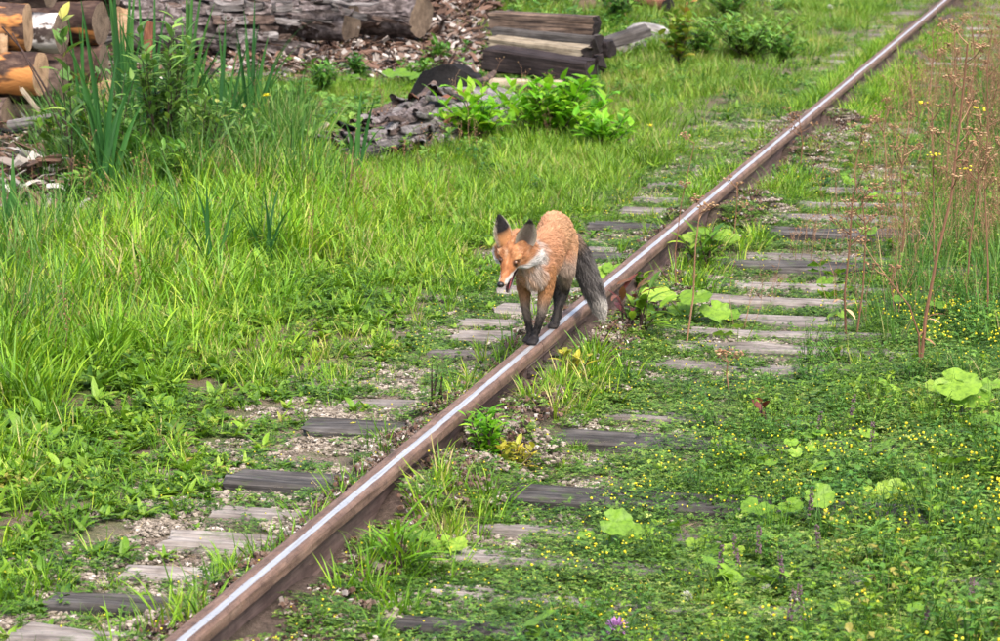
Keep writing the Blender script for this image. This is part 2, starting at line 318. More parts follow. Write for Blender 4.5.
PROF = {
 'blade': lambda t: (1 - t) ** .55 * (1 if t > .1 else .7),
 'lance': lambda t: max(0.02, math.sin(math.pi * min(1, t ** .75)) ** .8),
 'ovate': lambda t: max(0.02, math.sin(math.pi * t ** .6) ** .7),
 'spat': lambda t: max(0.08, math.sin(math.pi * t ** 1.5) ** .8),
}
def leaf(mb, base, az, el0, el1, L, W, prof='lance', nseg=4, fold=.25, twist=0., c=None, mi=0):
    """A leaf or blade that leaves base at elevation el0 and bends to el1, heading az."""
    c = c or lc(); h = np.array([math.cos(az), math.sin(az), 0]); s = np.array([-math.sin(az), math.cos(az), 0]); z = np.array([0, 0, 1.])
    p = np.array(base, float); v = []; pf = PROF[prof]
    for i in range(nseg + 1):
        t = i / nseg; el = el0 + (el1 - el0) * t; d = h * math.cos(el) + z * math.sin(el); nrm = -h * math.sin(el) + z * math.cos(el)
        wd = W * .5 * pf(t); a = twist * t; sd_ = s * math.cos(a) + nrm * math.sin(a)
        v += [p - sd_ * wd + nrm * wd * fold, p.copy(), p + sd_ * wd + nrm * wd * fold]
        p = p + d * (L / nseg)
    f = []
    for i in range(nseg):
        o = 3 * i; f += [(o, o + 1, o + 4, o + 3), (o + 1, o + 2, o + 5, o + 4)]
    mb.add(v, f, c, mi); return p
def blade(mb, base, az, el0, el1, L, W, nseg=4, c=None, mi=0):
    """A thin two-sided grass blade."""
    c = c or lc(); h = np.array([math.cos(az), math.sin(az), 0]); tw = rv(-.9, .9); s = np.array([-math.sin(az + tw), math.cos(az + tw), 0]); z = np.array([0, 0, 1.])
    p = np.array(base, float); v = []
    for i in range(nseg + 1):
        t = i / nseg; el = el0 + (el1 - el0) * t ** 1.4; d = h * math.cos(el) + z * math.sin(el)
        if i == nseg: v.append(p.copy())
        else:
            wd = W * .5 * (.75 + .5 * t if t < .4 else (1 - t) ** .6 * 1.25); v += [p - s * wd, p + s * wd]
        p = p + d * (L / nseg)
    f = [(2 * i, 2 * i + 1, 2 * i + 3, 2 * i + 2) for i in range(nseg - 1)] + [(2 * nseg - 2, 2 * nseg - 1, 2 * nseg)]
    mb.add(v, f, c, mi)
def tube(mb, pts, rad, ns=6, c=(.5, .5, .5), mi=0, cap=True):
    pts = [np.array(p, float) for p in pts]; n = len(pts); rad = rad if isinstance(rad, (list, tuple)) else [rad] * n; v = []; f = []
    for i, p in enumerate(pts):
        t = pts[min(i + 1, n - 1)] - pts[max(i - 1, 0)]; t = t / (np.linalg.norm(t) + 1e-9)
        a = np.cross(t, [0.3, 0.1, 1.0] if abs(t[2]) < .9 else [1., 0, 0]); a /= np.linalg.norm(a); b = np.cross(t, a)
        for k in range(ns): q = 2 * math.pi * k / ns; v.append(p + rad[i] * (a * math.cos(q) + b * math.sin(q)))
    for i in range(n - 1):
        for k in range(ns): f.append((i * ns + k, i * ns + (k + 1) % ns, (i + 1) * ns + (k + 1) % ns, (i + 1) * ns + k))
    if cap: f += [tuple(range(ns))[::-1], tuple((n - 1) * ns + k for k in range(ns))]
    mb.add(v, f, c, mi)
def ball(mb, p, r, c=(.5, .5, .5), mi=0, nu=6, nv=4, sz=1.0):
    p = np.array(p, float); v = [p + (0, 0, r * sz)]; f = []
    for i in range(1, nv):
        th = math.pi * i / nv
        for k in range(nu): a = 2 * math.pi * k / nu; v.append(p + (r * math.sin(th) * math.cos(a), r * math.sin(th) * math.sin(a), r * sz * math.cos(th)))
    v.append(p - (0, 0, r * sz)); L = len(v) - 1
    for k in range(nu): f.append((0, 1 + k, 1 + (k + 1) % nu))
    for i in range(nv - 2):
        for k in range(nu): f.append((1 + i * nu + k, 1 + (i + 1) * nu + k, 1 + (i + 1) * nu + (k + 1) % nu, 1 + i * nu + (k + 1) % nu))
    for k in range(nu): f.append((L, 1 + (nv - 2) * nu + (k + 1) % nu, 1 + (nv - 2) * nu + k))
    mb.add(v, f, c, mi)
def roundleaf(mb, R0, cup=.15, lobes=9, c=None, mi=0, tilt=None, nang=30):
    """Broad heart-shaped leaf with a wavy edge, centre of stalk at the origin, lying in XY."""
    c = c or lc(); M = tilt or Matrix.Identity(3); v = [M @ Vector((0, 0, 0))]; f = []; ph = rv(0, 6)
    for j, q in enumerate((.4, .75, 1.0)):
        for k in range(nang):
            a = 2 * math.pi * k / nang; d = abs((a - math.pi + math.pi) % (2 * math.pi) - math.pi)
            dn = abs(a - math.pi); r = R0 * q * (1 - (.72 * math.exp(-(dn / .28) ** 2) if q > .5 else .35 * math.exp(-(dn / .3) ** 2))) * (1 + (.07 * math.sin(lobes * a + ph) if q > .9 else 0)) * (1 + .12 * math.cos(a))
            z = cup * R0 * (q ** 2) * .6 + .07 * R0 * q * math.sin(5 * a + ph) - (.045 * R0 * q if k % 3 == 0 else 0)
            v.append(M @ Vector((r * math.cos(a), r * math.sin(a), z)))
    for k in range(nang): f.append((0, 1 + k, 1 + (k + 1) % nang))
    for j in range(2):
        for k in range(nang): o = 1 + j * nang; f.append((o + k, o + nang + k, o + nang + (k + 1) % nang, o + (k + 1) % nang))
    mb.add(v, f, c, mi)

# ------------------------------------------------------------------ ground
def hgt(x, y):
    x = np.asarray(x, float); y = np.asarray(y, float)
    far = sstep(.9, 2.2, np.abs(x - .1))
    h = (fbm(x * .8 + 9, y * .8, 3) - .5) * .16 * far + (fbm(x * 4, y * 4 + 3, 2) - .5) * .02 - .012
    a = np.abs(x); berm = sstep(.40, .12, a) * (.040 + .075 * sstep(.35, .75, fbm(x * 2 + 80, y * 2.2 + 6, 2))) * np.where(x > 0, 1, .75); h = h + berm
    h = h + .55 * np.exp(-(((x + 7.2) / 2.8) ** 2 + ((y - 17.5) / 2.0) ** 2)) + .25 * np.exp(-(((x + 4.0) / 1.5) ** 2 + ((y - 19.0) / 1.6) ** 2))
    return h
def H(p): return float(hgt(p[0], p[1]))
def ground():
    xs = np.concatenate([[-400, -200, -100, -50, -30, -20, -16], np.arange(-14, -.6, .1), np.arange(-.6, .6, .03), np.arange(.6, 7.01, .1), [8, 10, 14, 20, 40, 80, 160, 400]])
    ys = np.concatenate([[-300, -150, -80, -40, -20, -12, -8], np.arange(-6, 30.01, .1), [31, 33, 36, 40, 50, 70, 110, 200, 400, 800]])
    X, Y = np.meshgrid(xs, ys, indexing='ij'); Z = hgt(X, Y); nx, ny = X.shape
    v = np.stack([X, Y, Z], -1).reshape(-1, 3); i = np.arange(nx * ny).reshape(nx, ny)
    f = np.stack([i[:-1, :-1], i[1:, :-1], i[1:, 1:], i[:-1, 1:]], -1).reshape(-1, 4)
    me = bpy.data.meshes.new('ground'); me.vertices.add(len(v)); me.vertices.foreach_set('co', v.ravel())
    me.loops.add(f.size); me.loops.foreach_set('vertex_index', f.ravel()); me.polygons.add(len(f)); me.polygons.foreach_set('loop_start', np.arange(0, f.size, 4))
    me.update(calc_edges=True); me.polygons.foreach_set('use_smooth', [True] * len(f)); me.materials.append(MATS['soil'])
    tag(link('ground', me), 'bare brown soil and pale ballast under the weeds', 'ground', kind='structure')
ground()

# ------------------------------------------------------------------ timber pieces
def plank_mesh(name, L, W, T, mats, seed=0, bev=.012, rag=.008, nl=14, endrag=.011, mi_end=0):
    """A weathered squared timber along X, its edges worn, split and uneven; top at z=T/2."""
    r = random.Random(seed); mb = MB(); prof = []
    b = bev
    for (sx, sz) in ((-1, -1), (1, -1), (1, 1), (-1, 1)):
        cx, cz = sx * W / 2, sz * T / 2
        a = (cx, cz - sz * b) if (sx * sz) > 0 else (cx - sx * b, cz)
        d = (cx - sx * b, cz) if (sx * sz) > 0 else (cx, cz - sz * b)
        prof += [d, a] if False else ([(cx - sx * b, cz), (cx, cz - sz * b)] if sx * sz < 0 else [(cx, cz - sz * b), (cx - sx * b, cz)])
    # insert mid points on top for splits
    P = []
    for k in range(8):
        a, d = prof[k], prof[(k + 1) % 8]; P.append(a)
        if math.hypot(a[0] - d[0], a[1] - d[1]) > .04:
            for q in (.27, .33, .62, .70): P.append((a[0] + (d[0] - a[0]) * q, a[1] + (d[1] - a[1]) * q))
    n = len(P); v = []; ph = [r.uniform(0, 99) for _ in range(4)]
    off = [[r.gauss(0, endrag) for _ in range(n)] for _ in range(2)]
    for i in range(nl + 1):
        t = i / nl; x = (t - .5) * L
        for k, (y, z) in enumerate(P):
            e = off[0][k] if i == 0 else off[1][k] if i == nl else 0
            dn = (float(vn(x * 5 + ph[0], k * .7 + ph[1])) - .5) * 2 * rag
            crack = 0
            if k % 6 in (2, 3) and z > 0: crack = -rag * 1.3 * float(vn(x * 2.5 + ph[2], k))
            l = math.hypot(y, z); v.append((x + (e if abs(e) < .08 else 0), y + dn * y / l, z + dn * z / l + crack))
    f = []
    for i in range(nl):
        for k in range(n): f.append((i * n + k, i * n + (k + 1) % n, (i + 1) * n + (k + 1) % n, (i + 1) * n + k))
    mb.add(v, f); 
    mb.add([v[k] for k in range(n)], [tuple(range(n))[::-1]], mi=mi_end); mb.add([v[nl * n + k] for k in range(n)], [tuple(range(n))], mi=mi_end)
    me = mb.mesh(name, mats); bm = bmesh.new(); bm.from_mesh(me); bmesh.ops.remove_doubles(bm, verts=bm.verts, dist=1e-5); bmesh.ops.recalc_face_normals(bm, faces=bm.faces); bm.to_mesh(me); bm.free(); return me
ORD = ['first', 'second', 'third', 'fourth', 'fifth', 'sixth', 'seventh', 'eighth', 'ninth', 'tenth', 'eleventh', 'twelfth', 'thirteenth', 'fourteenth', 'fifteenth', 'sixteenth', 'seventeenth', 'eighteenth', 'nineteenth', 'twentieth']
ORD += ['twenty-' + o for o in ORD[:9]] + ['thirtieth'] + ['thirty-' + o for o in ORD[:9]] + ['fortieth'] + ['forty-' + o for o in ORD[:9]] + ['fiftieth']
SLY = [-3.72, -3.40, -3.08, -2.76, -2.40, -2.06, -1.70, -1.34, -.86, -.40, .06, .50, .90, 1.20, 1.54, 1.95, 2.36, 2.84, 3.20, 3.56, 3.90, 4.46, 4.98]
y = 5.5
while y < 20.4: SLY.append(y + rv(-.06, .06)); y += .56
DARKS = {2, 6, 8, 17, 20, 25}
SLEEP = []
BURIED = {7, 10, 19}
for i, y in enumerate(SLY):
    dk = i in DARKS; buried = i in BURIED or (y > 4.7 and random.random() < .5); W = rv(.11, .17); x0 = -.57 + rv(-.05, .05) - (.06 if i < 3 else 0); x1 = rv(1.9, 2.1); zt = rv(-.022, -.012) if buried else rv(.0, .018) + (.016 if dk else 0)
    me = plank_mesh('sleeper', x1 - x0, W, .14, ['sleeper_dark' if dk else 'sleeper_grey'], seed=i, rag=.009)
    o = link('railway_sleeper', me, None, ((x0 + x1) / 2, y, zt - .07), (rv(-.03, .03), rv(-.004, .004), rv(-.02, .03)))
    cdesc = 'tar-dark' if dk else 'weathered grey'
    tag(o, f'{cdesc} wooden sleeper, {ORD[i]} along the rail counting from the picture\'s bottom edge', 'sleeper', 'wooden sleepers under the rail')
    SLEEP.append((y, 0.02 if buried else W, x0))

# ------------------------------------------------------------------ rails
def rail(y0, y1, label):
    root = empty('steel_rail', (0, (y0 + y1) / 2, 0.012), label, 'rail', 'rails laid end to end')
    yc = (y0 + y1) / 2; n = max(2, int((y1 - y0) / .25)); ys = np.linspace(y0, y1, n) - yc
    T = ZR - .012
    def sweep(name, prof, mats, mi):
        mb = MB(); m = len(prof); v = []
        for yy in ys:
            for k, (x, z) in enumerate(prof): v.append((x + .0022 * (float(vn(yy * 3 + k, 5)) - .5), yy, z + .002 * (float(vn(yy * 3 + k, 9)) - .5)))
        f = []; mm = []
        for i in range(len(ys) - 1):
            for k in range(m): f.append((i * m + k, (i + 1) * m + k, (i + 1) * m + (k + 1) % m, i * m + (k + 1) % m)); mm.append(mi(k))
        f += [tuple(range(m)), tuple((len(ys) - 1) * m + k for k in range(m))[::-1]]; mm += [0, 0]
        mb.v = v; mb.f = f; mb.c = [(.5, .5, .5)] * len(v); mb.m = mm
        return mb.build(name, mats, root)
    head = [(-.026, T - .043), (-.036, T - .037), (-.0375, T - .012), (-.034, T - .005), (-.026, T - .0012), (-.012, T), (.001, T), (.022, T - .0006), (.031, T - .0035), (.0365, T - .010), (.0378, T - .018), (.037, T - .037), (.026, T - .043)]
    sweep('rail_head', head, ['rail_head_steel'], lambda k: 0)
    web = [(-.0095, T - .0435), (-.0075, T - .07), (-.0085, .030), (-.014, .0235), (.014, .0235), (.0085, .030), (.0075, T - .07), (.0095, T - .0435)]
    sweep('rail_web', web, ['rail_web'], lambda k: 0)
    foot = [(-.066, 0), (-.066, .010), (-.02, .0232), (.02, .0232), (.066, .010), (.066, 0)]
    sweep('rail_foot', foot, ['rail_web'], lambda k: 0)
    return root
JY = [-.02, 13.6]
r0 = rail(-7.5, JY[0] - .004, 'brown steel rail with worn bright strip running from under the fox\'s paws to the foreground')
r1 = rail(JY[0] + .004, JY[1] - .006, 'long brown steel rail stretching behind the fox to the distant joint')
r2 = rail(JY[1] + .006, 34, 'farthest rail length beyond the joint near the picture\'s upper corner')
def bar_mesh(L, name='joint_bar'):
    mb = MB(); P = [(.012, .030), (.050, .020), (.056, .026), (.030, .045), (.022, .058), (.022, .092), (.033, .108), (.030, .113), (.012, .112)]; m = len(P); v = []
    for yy in (-L / 2, -L / 2 + .01, L / 2 - .01, L / 2): v += [(x, yy, z) for x, z in P]
    f = [(i * m + k, (i + 1) * m + k, (i + 1) * m + (k + 1) % m, i * m + (k + 1) % m) for i in range(3) for k in range(m)] + [tuple(range(m)), tuple(3 * m + k for k in range(m))[::-1]]
    mb.add(v, f); return mb.mesh(name, 'rail_web')
def bolt_mesh():
    mb = MB(); tube(mb, [(.02, 0, 0), (.034, 0, 0)], .017, 6); tube(mb, [(.034, 0, 0), (.056, 0, 0)], .011, 8); tube(mb, [(.056, 0, 0), (.062, 0, 0)], [.011, .008], 8); return mb.mesh('bolt', 'old_iron')
BM, BOLT = bar_mesh(.52), bolt_mesh()
for (j, rt) in ((0, r0), (1, r2)):
    for s in (1, -1):
        b = link('joint_bar', BM, rt); b.location = (0, JY[j] - rt.location.y, 0); b.rotation_euler = (0, 0, 0 if s > 0 else math.pi)
        for yy in (-.19, -.065, .065, .19):
            q = link('bolt', BOLT, b); q.location = (0, yy, .075); q.rotation_euler = (rv(0, 1), 0, 0)
# spikes holding the rail foot on each sleeper
mb = MB(); tube(mb, [(0, 0, -.05), (0, 0, .012)], .008, 6); mb.add([(-.026, -.012, .012), (.012, -.012, .010), (.012, .012, .010), (-.026, .012, .012), (-.022, -.009, .022), (.008, -.009, .024), (.008, .009, .024), (-.022, .009, .022)], [(0, 3, 2, 1), (4, 5, 6, 7), (0, 1, 5, 4), (1, 2, 6, 5), (2, 3, 7, 6), (3, 0, 4, 7)])
SPIKE = mb.mesh('spike', 'old_iron')
mb = MB(); mb.add([(-.13, -.075, -.006), (.13, -.075, -.006), (.13, .075, -.006), (-.13, .075, -.006), (-.125, -.07, .004), (.125, -.07, .004), (.125, .07, .004), (-.125, .07, .004)], [(0, 3, 2, 1), (4, 5, 6, 7), (0, 1, 5, 4), (1, 2, 6, 5), (2, 3, 7, 6), (3, 0, 4, 7)])
PLATE = mb.mesh('tie_plate', 'old_iron')
for i, (y, W, x0) in enumerate(SLEEP):
    rt = r0 if y < JY[0] else r1 if y < JY[1] else r2
    p = link('tie_plate', PLATE, rt); p.location = (0.01, y - rt.location.y, -.0055)
    for s in (-1, 1):
        q = link('spike', SPIKE, rt); q.location = (s * .080, y - rt.location.y + rv(-.03, .03), .004); q.rotation_euler = (0, 0, 0 if s > 0 else math.pi)


# ------------------------------------------------------------------ fox (local frame: front paws at origin on the rail top, facing -Y)
def make_fox():
    rs = np.random.default_rng(21)
    root = empty('fox', (0, -.01, ZR), 'orange red fox walking toward the viewer along the rail, mouth open', 'fox')
    HS = 1.10
    hc = np.array([-.050, -.13, .350]); fw = np.array([-.15, -.78, -.58]); fw /= np.linalg.norm(fw)
    lf = np.cross([0, 0, 1.], fw); lf /= np.linalg.norm(lf); up = np.cross(fw, lf)
    rl = R(9); lf, up = lf * math.cos(rl) - up * math.sin(rl), up * math.cos(rl) + lf * math.sin(rl)
    def hp(l, f, u): return hc + HS * (lf * l + fw * f + up * u)
    sph = []      # (pos, radii(3), axes(3x3), part, t)
    I3 = np.eye(3); HA = np.stack([lf, fw, up])
    def chain(part, pts, axes=I3, step=.3):
        for i in range(len(pts) - 1):
            (p0, r0_), (p1, r1_) = pts[i], pts[i + 1]; p0, p1 = np.array(p0, float), np.array(p1, float)
            r0_ = np.array(r0_ if isinstance(r0_, tuple) else (r0_,) * 3, float); r1_ = np.array(r1_ if isinstance(r1_, tuple) else (r1_,) * 3, float)
            n = max(1, int(np.linalg.norm(p1 - p0) / (step * min(r0_.min(), r1_.min()))))
            for k in range(n + (i == len(pts) - 2)):
                t = k / n; sph.append((p0 + (p1 - p0) * t, r0_ + (r1_ - r0_) * t, axes, part, (i + t) / (len(pts) - 1)))
    # trunk
    chain('trunk', [((0, -.035, .275), (.052, .05, .066)), ((.002, .03, .288), (.066, .07, .088)), ((.004, .12, .30), (.070, .07, .088)), ((.002, .24, .322), (.058, .07, .078)), ((-.004, .35, .345), (.063, .07, .088)), ((-.006, .43, .332), (.060, .06, .082)), ((-.004, .475, .305), (.042, .04, .055))])
    chain('neck', [((0, .0, .315), (.056, .05, .062)), ((-.014, -.06, .322), (.052, .045, .056)), (hp(0, -.045, -.005), (.050, .045, .048))])
    chain('chest', [((.012, -.05, .262), (.044, .035, .05)), (hp(.015, -.04, -.045), (.040, .035, .035))])
    # front legs
    chain('fleg', [((-.040, .02, .26), (.032, .042, .055)), ((-.042, .012, .20), (.024, .030, .03)), ((-.034, .0, .125), (.0145, .017, .018)), ((-.022, .004, .06), .0115), ((-.016, -.002, .022), .012)])
    chain('fleg', [((.042, .0, .26), (.034, .044, .055)), ((.044, -.008, .195), (.026, .031, .03)), ((.034, -.03, .115), (.0155, .017, .018)), ((.018, -.032, .055), .012), ((.008, -.036, .022), .0125)])
    for (x, yy) in ((-.016, -.004), (.007, -.038)):
        chain('fleg', [((x, yy, .016), (.019, .02, .015)), ((x, yy - .028, .012), (.020, .016, .011))])
        for dx in (-.012, -.004, .004, .012): chain('fleg', [((x + dx, yy - .026, .011), .0075), ((x + dx * 1.15, yy - .045 + abs(dx) * .5, .008), .0068)])
    # hind legs
    for (sx, kf, hk, pw) in ((1, (.050, .325, .215), (.032, .375, .125), (.012, .29, .018)), (-1, (-.052, .36, .215), (-.034, .50, .135), (-.012, .44, .018))):
        chain('hleg', [((sx * .036 - .004, .41, .30), (.040, .065, .07)), (kf, (.030, .038, .038)), (hk, (.0165, .019, .02)), ((pw[0] * 1.3, pw[1] + .035, .06), .014), ((pw[0], pw[1] + .012, .022), .0145)])
        chain('hleg', [((pw[0], pw[1] + .01, .015), (.018, .02, .013)), ((pw[0], pw[1] - .02, .011), (.019, .016, .0105))])
        for dx in (-.011, -.004, .004, .011): chain('hleg', [((pw[0] + dx, pw[1] - .02, .010), .007), ((pw[0] + dx * 1.15, pw[1] - .036 + abs(dx) * .5, .008), .0063)])
    # tail
    TP = [((.004, .485, .325), .023), ((.026, .535, .295), .028), ((.054, .555, .240), .033), ((.082, .55, .175), .035), ((.110, .54, .11), .033), ((.133, .53, .055), .024), ((.146, .525, .02), .010)]
    chain('tail', TP)
    # head
    chain('head', [(hp(0, -.03, .0), (.050, .04, .044)), (hp(0, .012, .004), (.048, .04, .042)), (hp(0, .042, -.006), (.034, .032, .031)), (hp(0, .068, -.016), (.0225, .024, .0215)), (hp(0, .098, -.021), (.0165, .018, .0155)), (hp(0, .122, -.023), (.0125, .012, .0115))], HA)
    for s in (-1, 1):
        chain('head', [(hp(s * .030, .010, -.018), (.026, .030, .026)), (hp(s * .050, -.018, -.026), (.026, .026, .026)), (hp(s * (.066 if s > 0 else .052), -.040, -.036), (.014, .016, .018))], HA)
        chain('head', [(hp(s * .022, .036, .016), (.013, .014, .010)), (hp(s * .030, .022, .020), (.014, .014, .010))], HA)
        chain('head', [(hp(s * .010, .070, -.024), (.012, .014, .013)), (hp(s * .006, .108, -.027), (.0095, .010, .0095))], HA)
    chain('jaw', [(hp(0, .012, -.040), (.026, .022, .016)), (hp(0, .046, -.066), (.015, .016, .009)), (hp(0, .082, -.097), (.0095, .011, .007))], HA)
    # one closed surface from all of these
    mb = MB()
    nu, nv = 14, 9
    th = np.pi * np.arange(1, nv) / nv; ph = 2 * np.pi * np.arange(nu) / nu
    U = np.concatenate([[[0, 0, 1]], np.stack([np.outer(np.sin(th), np.cos(ph)), np.outer(np.sin(th), np.sin(ph)), np.outer(np.cos(th), np.ones(nu))], -1).reshape(-1, 3), [[0, 0, -1]]])
    fs = []
    Lq = len(U) - 1
    for k in range(nu): fs.append((0, 1 + k, 1 + (k + 1) % nu)); fs.append((Lq, 1 + (nv - 2) * nu + (k + 1) % nu, 1 + (nv - 2) * nu + k))
    for i in range(nv - 2):
        for k in range(nu): fs.append((1 + i * nu + k, 1 + (i + 1) * nu + k, 1 + (i + 1) * nu + (k + 1) % nu, 1 + i * nu + (k + 1) % nu))
    for (p, r_, ax, part, t) in sph: mb.add(p + (U * r_) @ ax, fs)
    tmp = link('fox_tmp', mb.mesh('fox_tmp', 'fur'))
    md = tmp.modifiers.new('r', 'REMESH'); md.mode = 'VOXEL'; md.voxel_size = .0034
    ms = tmp.modifiers.new('s', 'SMOOTH'); ms.factor = .5; ms.iterations = 5
    dg = bpy.context.evaluated_depsgraph_get(); me = bpy.data.meshes.new_from_object(tmp.evaluated_get(dg)); bpy.data.objects.remove(tmp)
    nV = len(me.vertices); co = np.empty(nV * 3, np.float32); me.vertices.foreach_get('co', co); V = co.reshape(-1, 3).astype(float)
    nf = [tuple(p.vertices) for p in me.polygons]
    SP = np.array([s[0] for s in sph]); SR = np.array([s[1].mean() for s in sph]); ST = np.array([s[4] for s in sph]); SN = np.array([s[3] for s in sph])
    own = np.empty(nV, int)
    for i in range(0, nV, 4000):
        d = np.linalg.norm(V[i:i + 4000, None] - SP[None], axis=2) - SR[None]; own[i:i + 4000] = d.argmin(1)
    part = SN[own]; tt = ST[own]
    rel = (V - hc) / HS; hl, hf, hu = rel @ lf, rel @ fw, rel @ up
    n1 = fbm(V[:, 0] * 60 + V[:, 2] * 31, V[:, 1] * 60 + V[:, 2] * 47, 3); n2 = fbm(V[:, 0] * 14 + V[:, 2] * 9, V[:, 1] * 14 + V[:, 2] * 5 + 7, 2)
    ORA = np.array([.48, .24, .105]); RUF = np.array([.48, .25, .138]); GRY = np.array([.27, .225, .19]); WHT = np.array([.66, .645, .63]); BLK = np.array([.014, .012, .013]); DRK = np.array([.05, .043, .04])
    def mx(a, b, f): return a * (1 - f[:, None]) + b * f[:, None]
    C = np.tile(RUF, (nV, 1))
    C = mx(C, np.array([.55, .34, .195]), sstep(.42, .72, n2) * .7)
    low = sstep(.30, .235, V[:, 2] + .03 * (n1 - .5))
    m = np.isin(part, ['trunk', 'hleg']); C = np.where(m[:, None], mx(C, GRY, low * sstep(.02, .12, V[:, 1]) * .85), C)
    # legs
    m = part == 'fleg'; fd = sstep(.15, .065, V[:, 2] + .05 * (n1 - .5)); lg = mx(mx(np.tile(ORA * .8, (nV, 1)), GRY * .62, sstep(.20, .12, V[:, 2])), np.tile(BLK, (nV, 1)), fd); C = np.where(m[:, None], lg, C)
    m = part == 'hleg'; fd = sstep(.19, .12, V[:, 2] + .04 * (n1 - .5)); C = np.where(m[:, None], mx(C, np.tile(DRK * .55, (nV, 1)), fd), C)
    # throat and chest ruff
    dch = np.linalg.norm((V - (hp(.035, -.05, -.055))) / np.array([.075, .07, .06]), axis=1)
    m = np.isin(part, ['chest', 'neck', 'trunk', 'head']) & (hu < -.02)
    C = np.where(m[:, None], mx(C, WHT * .82, sstep(1.05, .5, dch + .5 * (n1 - .5))), C)
    m = part == 'chest'; C = np.where(m[:, None], mx(C, np.array([.42, .38, .35]), sstep(.35, .6, n1) * .45 + .3), C)
    # head
    m = part == 'head'; hd = np.tile(np.array([.40, .185, .08]), (nV, 1)); n3 = fbm(hl * 150 + 9, hf * 120 + hu * 130, 2); hd = mx(hd, np.array([.56, .30, .14]), sstep(.45, .75, n1) * .5); hd = mx(hd, np.array([.26, .09, .035]), sstep(.45, .75, n3) * .65); hd = mx(hd, np.array([.60, .46, .34]), sstep(.62, .8, fbm(hl * 210 + 40, hf * 170 + hu * 190, 2)) * .6)
    hd = mx(hd, np.array([.36, .13, .045]), sstep(.018, .0, np.abs(np.abs(hl) - .012)) * sstep(.03, .06, hf) * sstep(.115, .09, hf) * .8)
    wl = sstep(.004, -.004, hu + .014 + .006 * (n1 - .5)) * sstep(-.02, .03, hf + .02) * sstep(.125, .115, hf) 
    hd = mx(hd, WHT, wl * sstep(.006, .012, np.abs(hl)))
    ruff = np.where(hl > 0, 1, .35) * sstep(.045, .062, np.abs(hl) + .02 * (n1 - .5)) * sstep(-.004, -.026, hu); hd = mx(hd, WHT * .9, ruff)
    lip = sstep(.006, .001, np.abs(hu - (-.037 - .03 * np.clip(hf - .09, 0, .1)))) * sstep(.02, .05, hf); hd = mx(hd, BLK * 2, lip * .85)
    under = sstep(-.033, -.038, hu) * (np.abs(hl) < .02) * (hf > .03); hd = mx(hd, np.array([.06, .02, .02]), under.astype(float))
    for s in (-1, 1):
        de = np.sqrt((hl - s * .0295) ** 2 + (hf - .048) ** 2 + (hu - .008) ** 2); hd = mx(hd, np.array([.06, .025, .015]), sstep(.0185, .0115, de) * .92)
    C = np.where(m[:, None], hd, C)
    m = part == 'jaw'; top = sstep(-.006, .004, hu - (-.040 - 0.72 * np.clip(hf - .012, 0, .1))); C = np.where(m[:, None], mx(np.tile(WHT * .8, (nV, 1)), np.array([.05, .018, .018]), top), C)
    # tail
    m = part == 'tail'; tl = mx(np.tile(np.array([.30, .21, .15]), (nV, 1)), np.array([.055, .05, .05]), sstep(.10, .30, tt)); tl = mx(tl, np.array([.16, .15, .145]), sstep(.5, .62, n1) * .6 * sstep(-.02, .03, V[:, 0] - .02 - .13 * tt))
    tl = mx(tl, np.array([.42, .40, .37]), sstep(.66, .90, tt + .16 * (n1 - .5))); tl = mx(tl, np.array([.55, .50, .45]), sstep(.14, .02, tt) * sstep(.0, .03, V[:, 0] - .03)); C = np.where(m[:, None], tl, C)
    C = C * (.70 + .34 * n1)[:, None]
    # fur flow and length per vertex
    D = np.tile(np.array([0.05, 1.0, -.28]), (nV, 1)); Ln = np.full(nV, .022)
    m = part == 'head'; D[m] = -fw + up * 0.1; sidew = np.sign(hl)[:, None] * lf; D = np.where(m[:, None], D + sidew * .5, D); Ln[m] = .009; Ln = np.where(m & (np.abs(hl) > .04), .024, Ln); Ln = np.where(m & (hf > .045), .0045, Ln)
    m = part == 'jaw'; D[m] = -fw; Ln[m] = .004
    m = np.isin(part, ['fleg', 'hleg']); D[m] = (0.0, .12, -1); Ln[m] = np.where(V[m, 2] > .2, .016, np.where(V[m, 2] > .045, .010, .005))
    m = np.isin(part, ['neck', 'chest']); D[m] = (.25, .55, -.8); Ln[m] = .030
    m = part == 'tail'; tp = np.array([p for p, _ in TP]); seg = np.clip((tt * (len(TP) - 1)).astype(int), 0, len(TP) - 2); D[m] = (tp[seg + 1] - tp[seg])[m]; Ln[m] = .034
    D /= np.linalg.norm(D, axis=1)[:, None]
    # ears: cupped shells joined to the body mesh
    eV, eF, eC, eD, eL = [], [], [], [], []
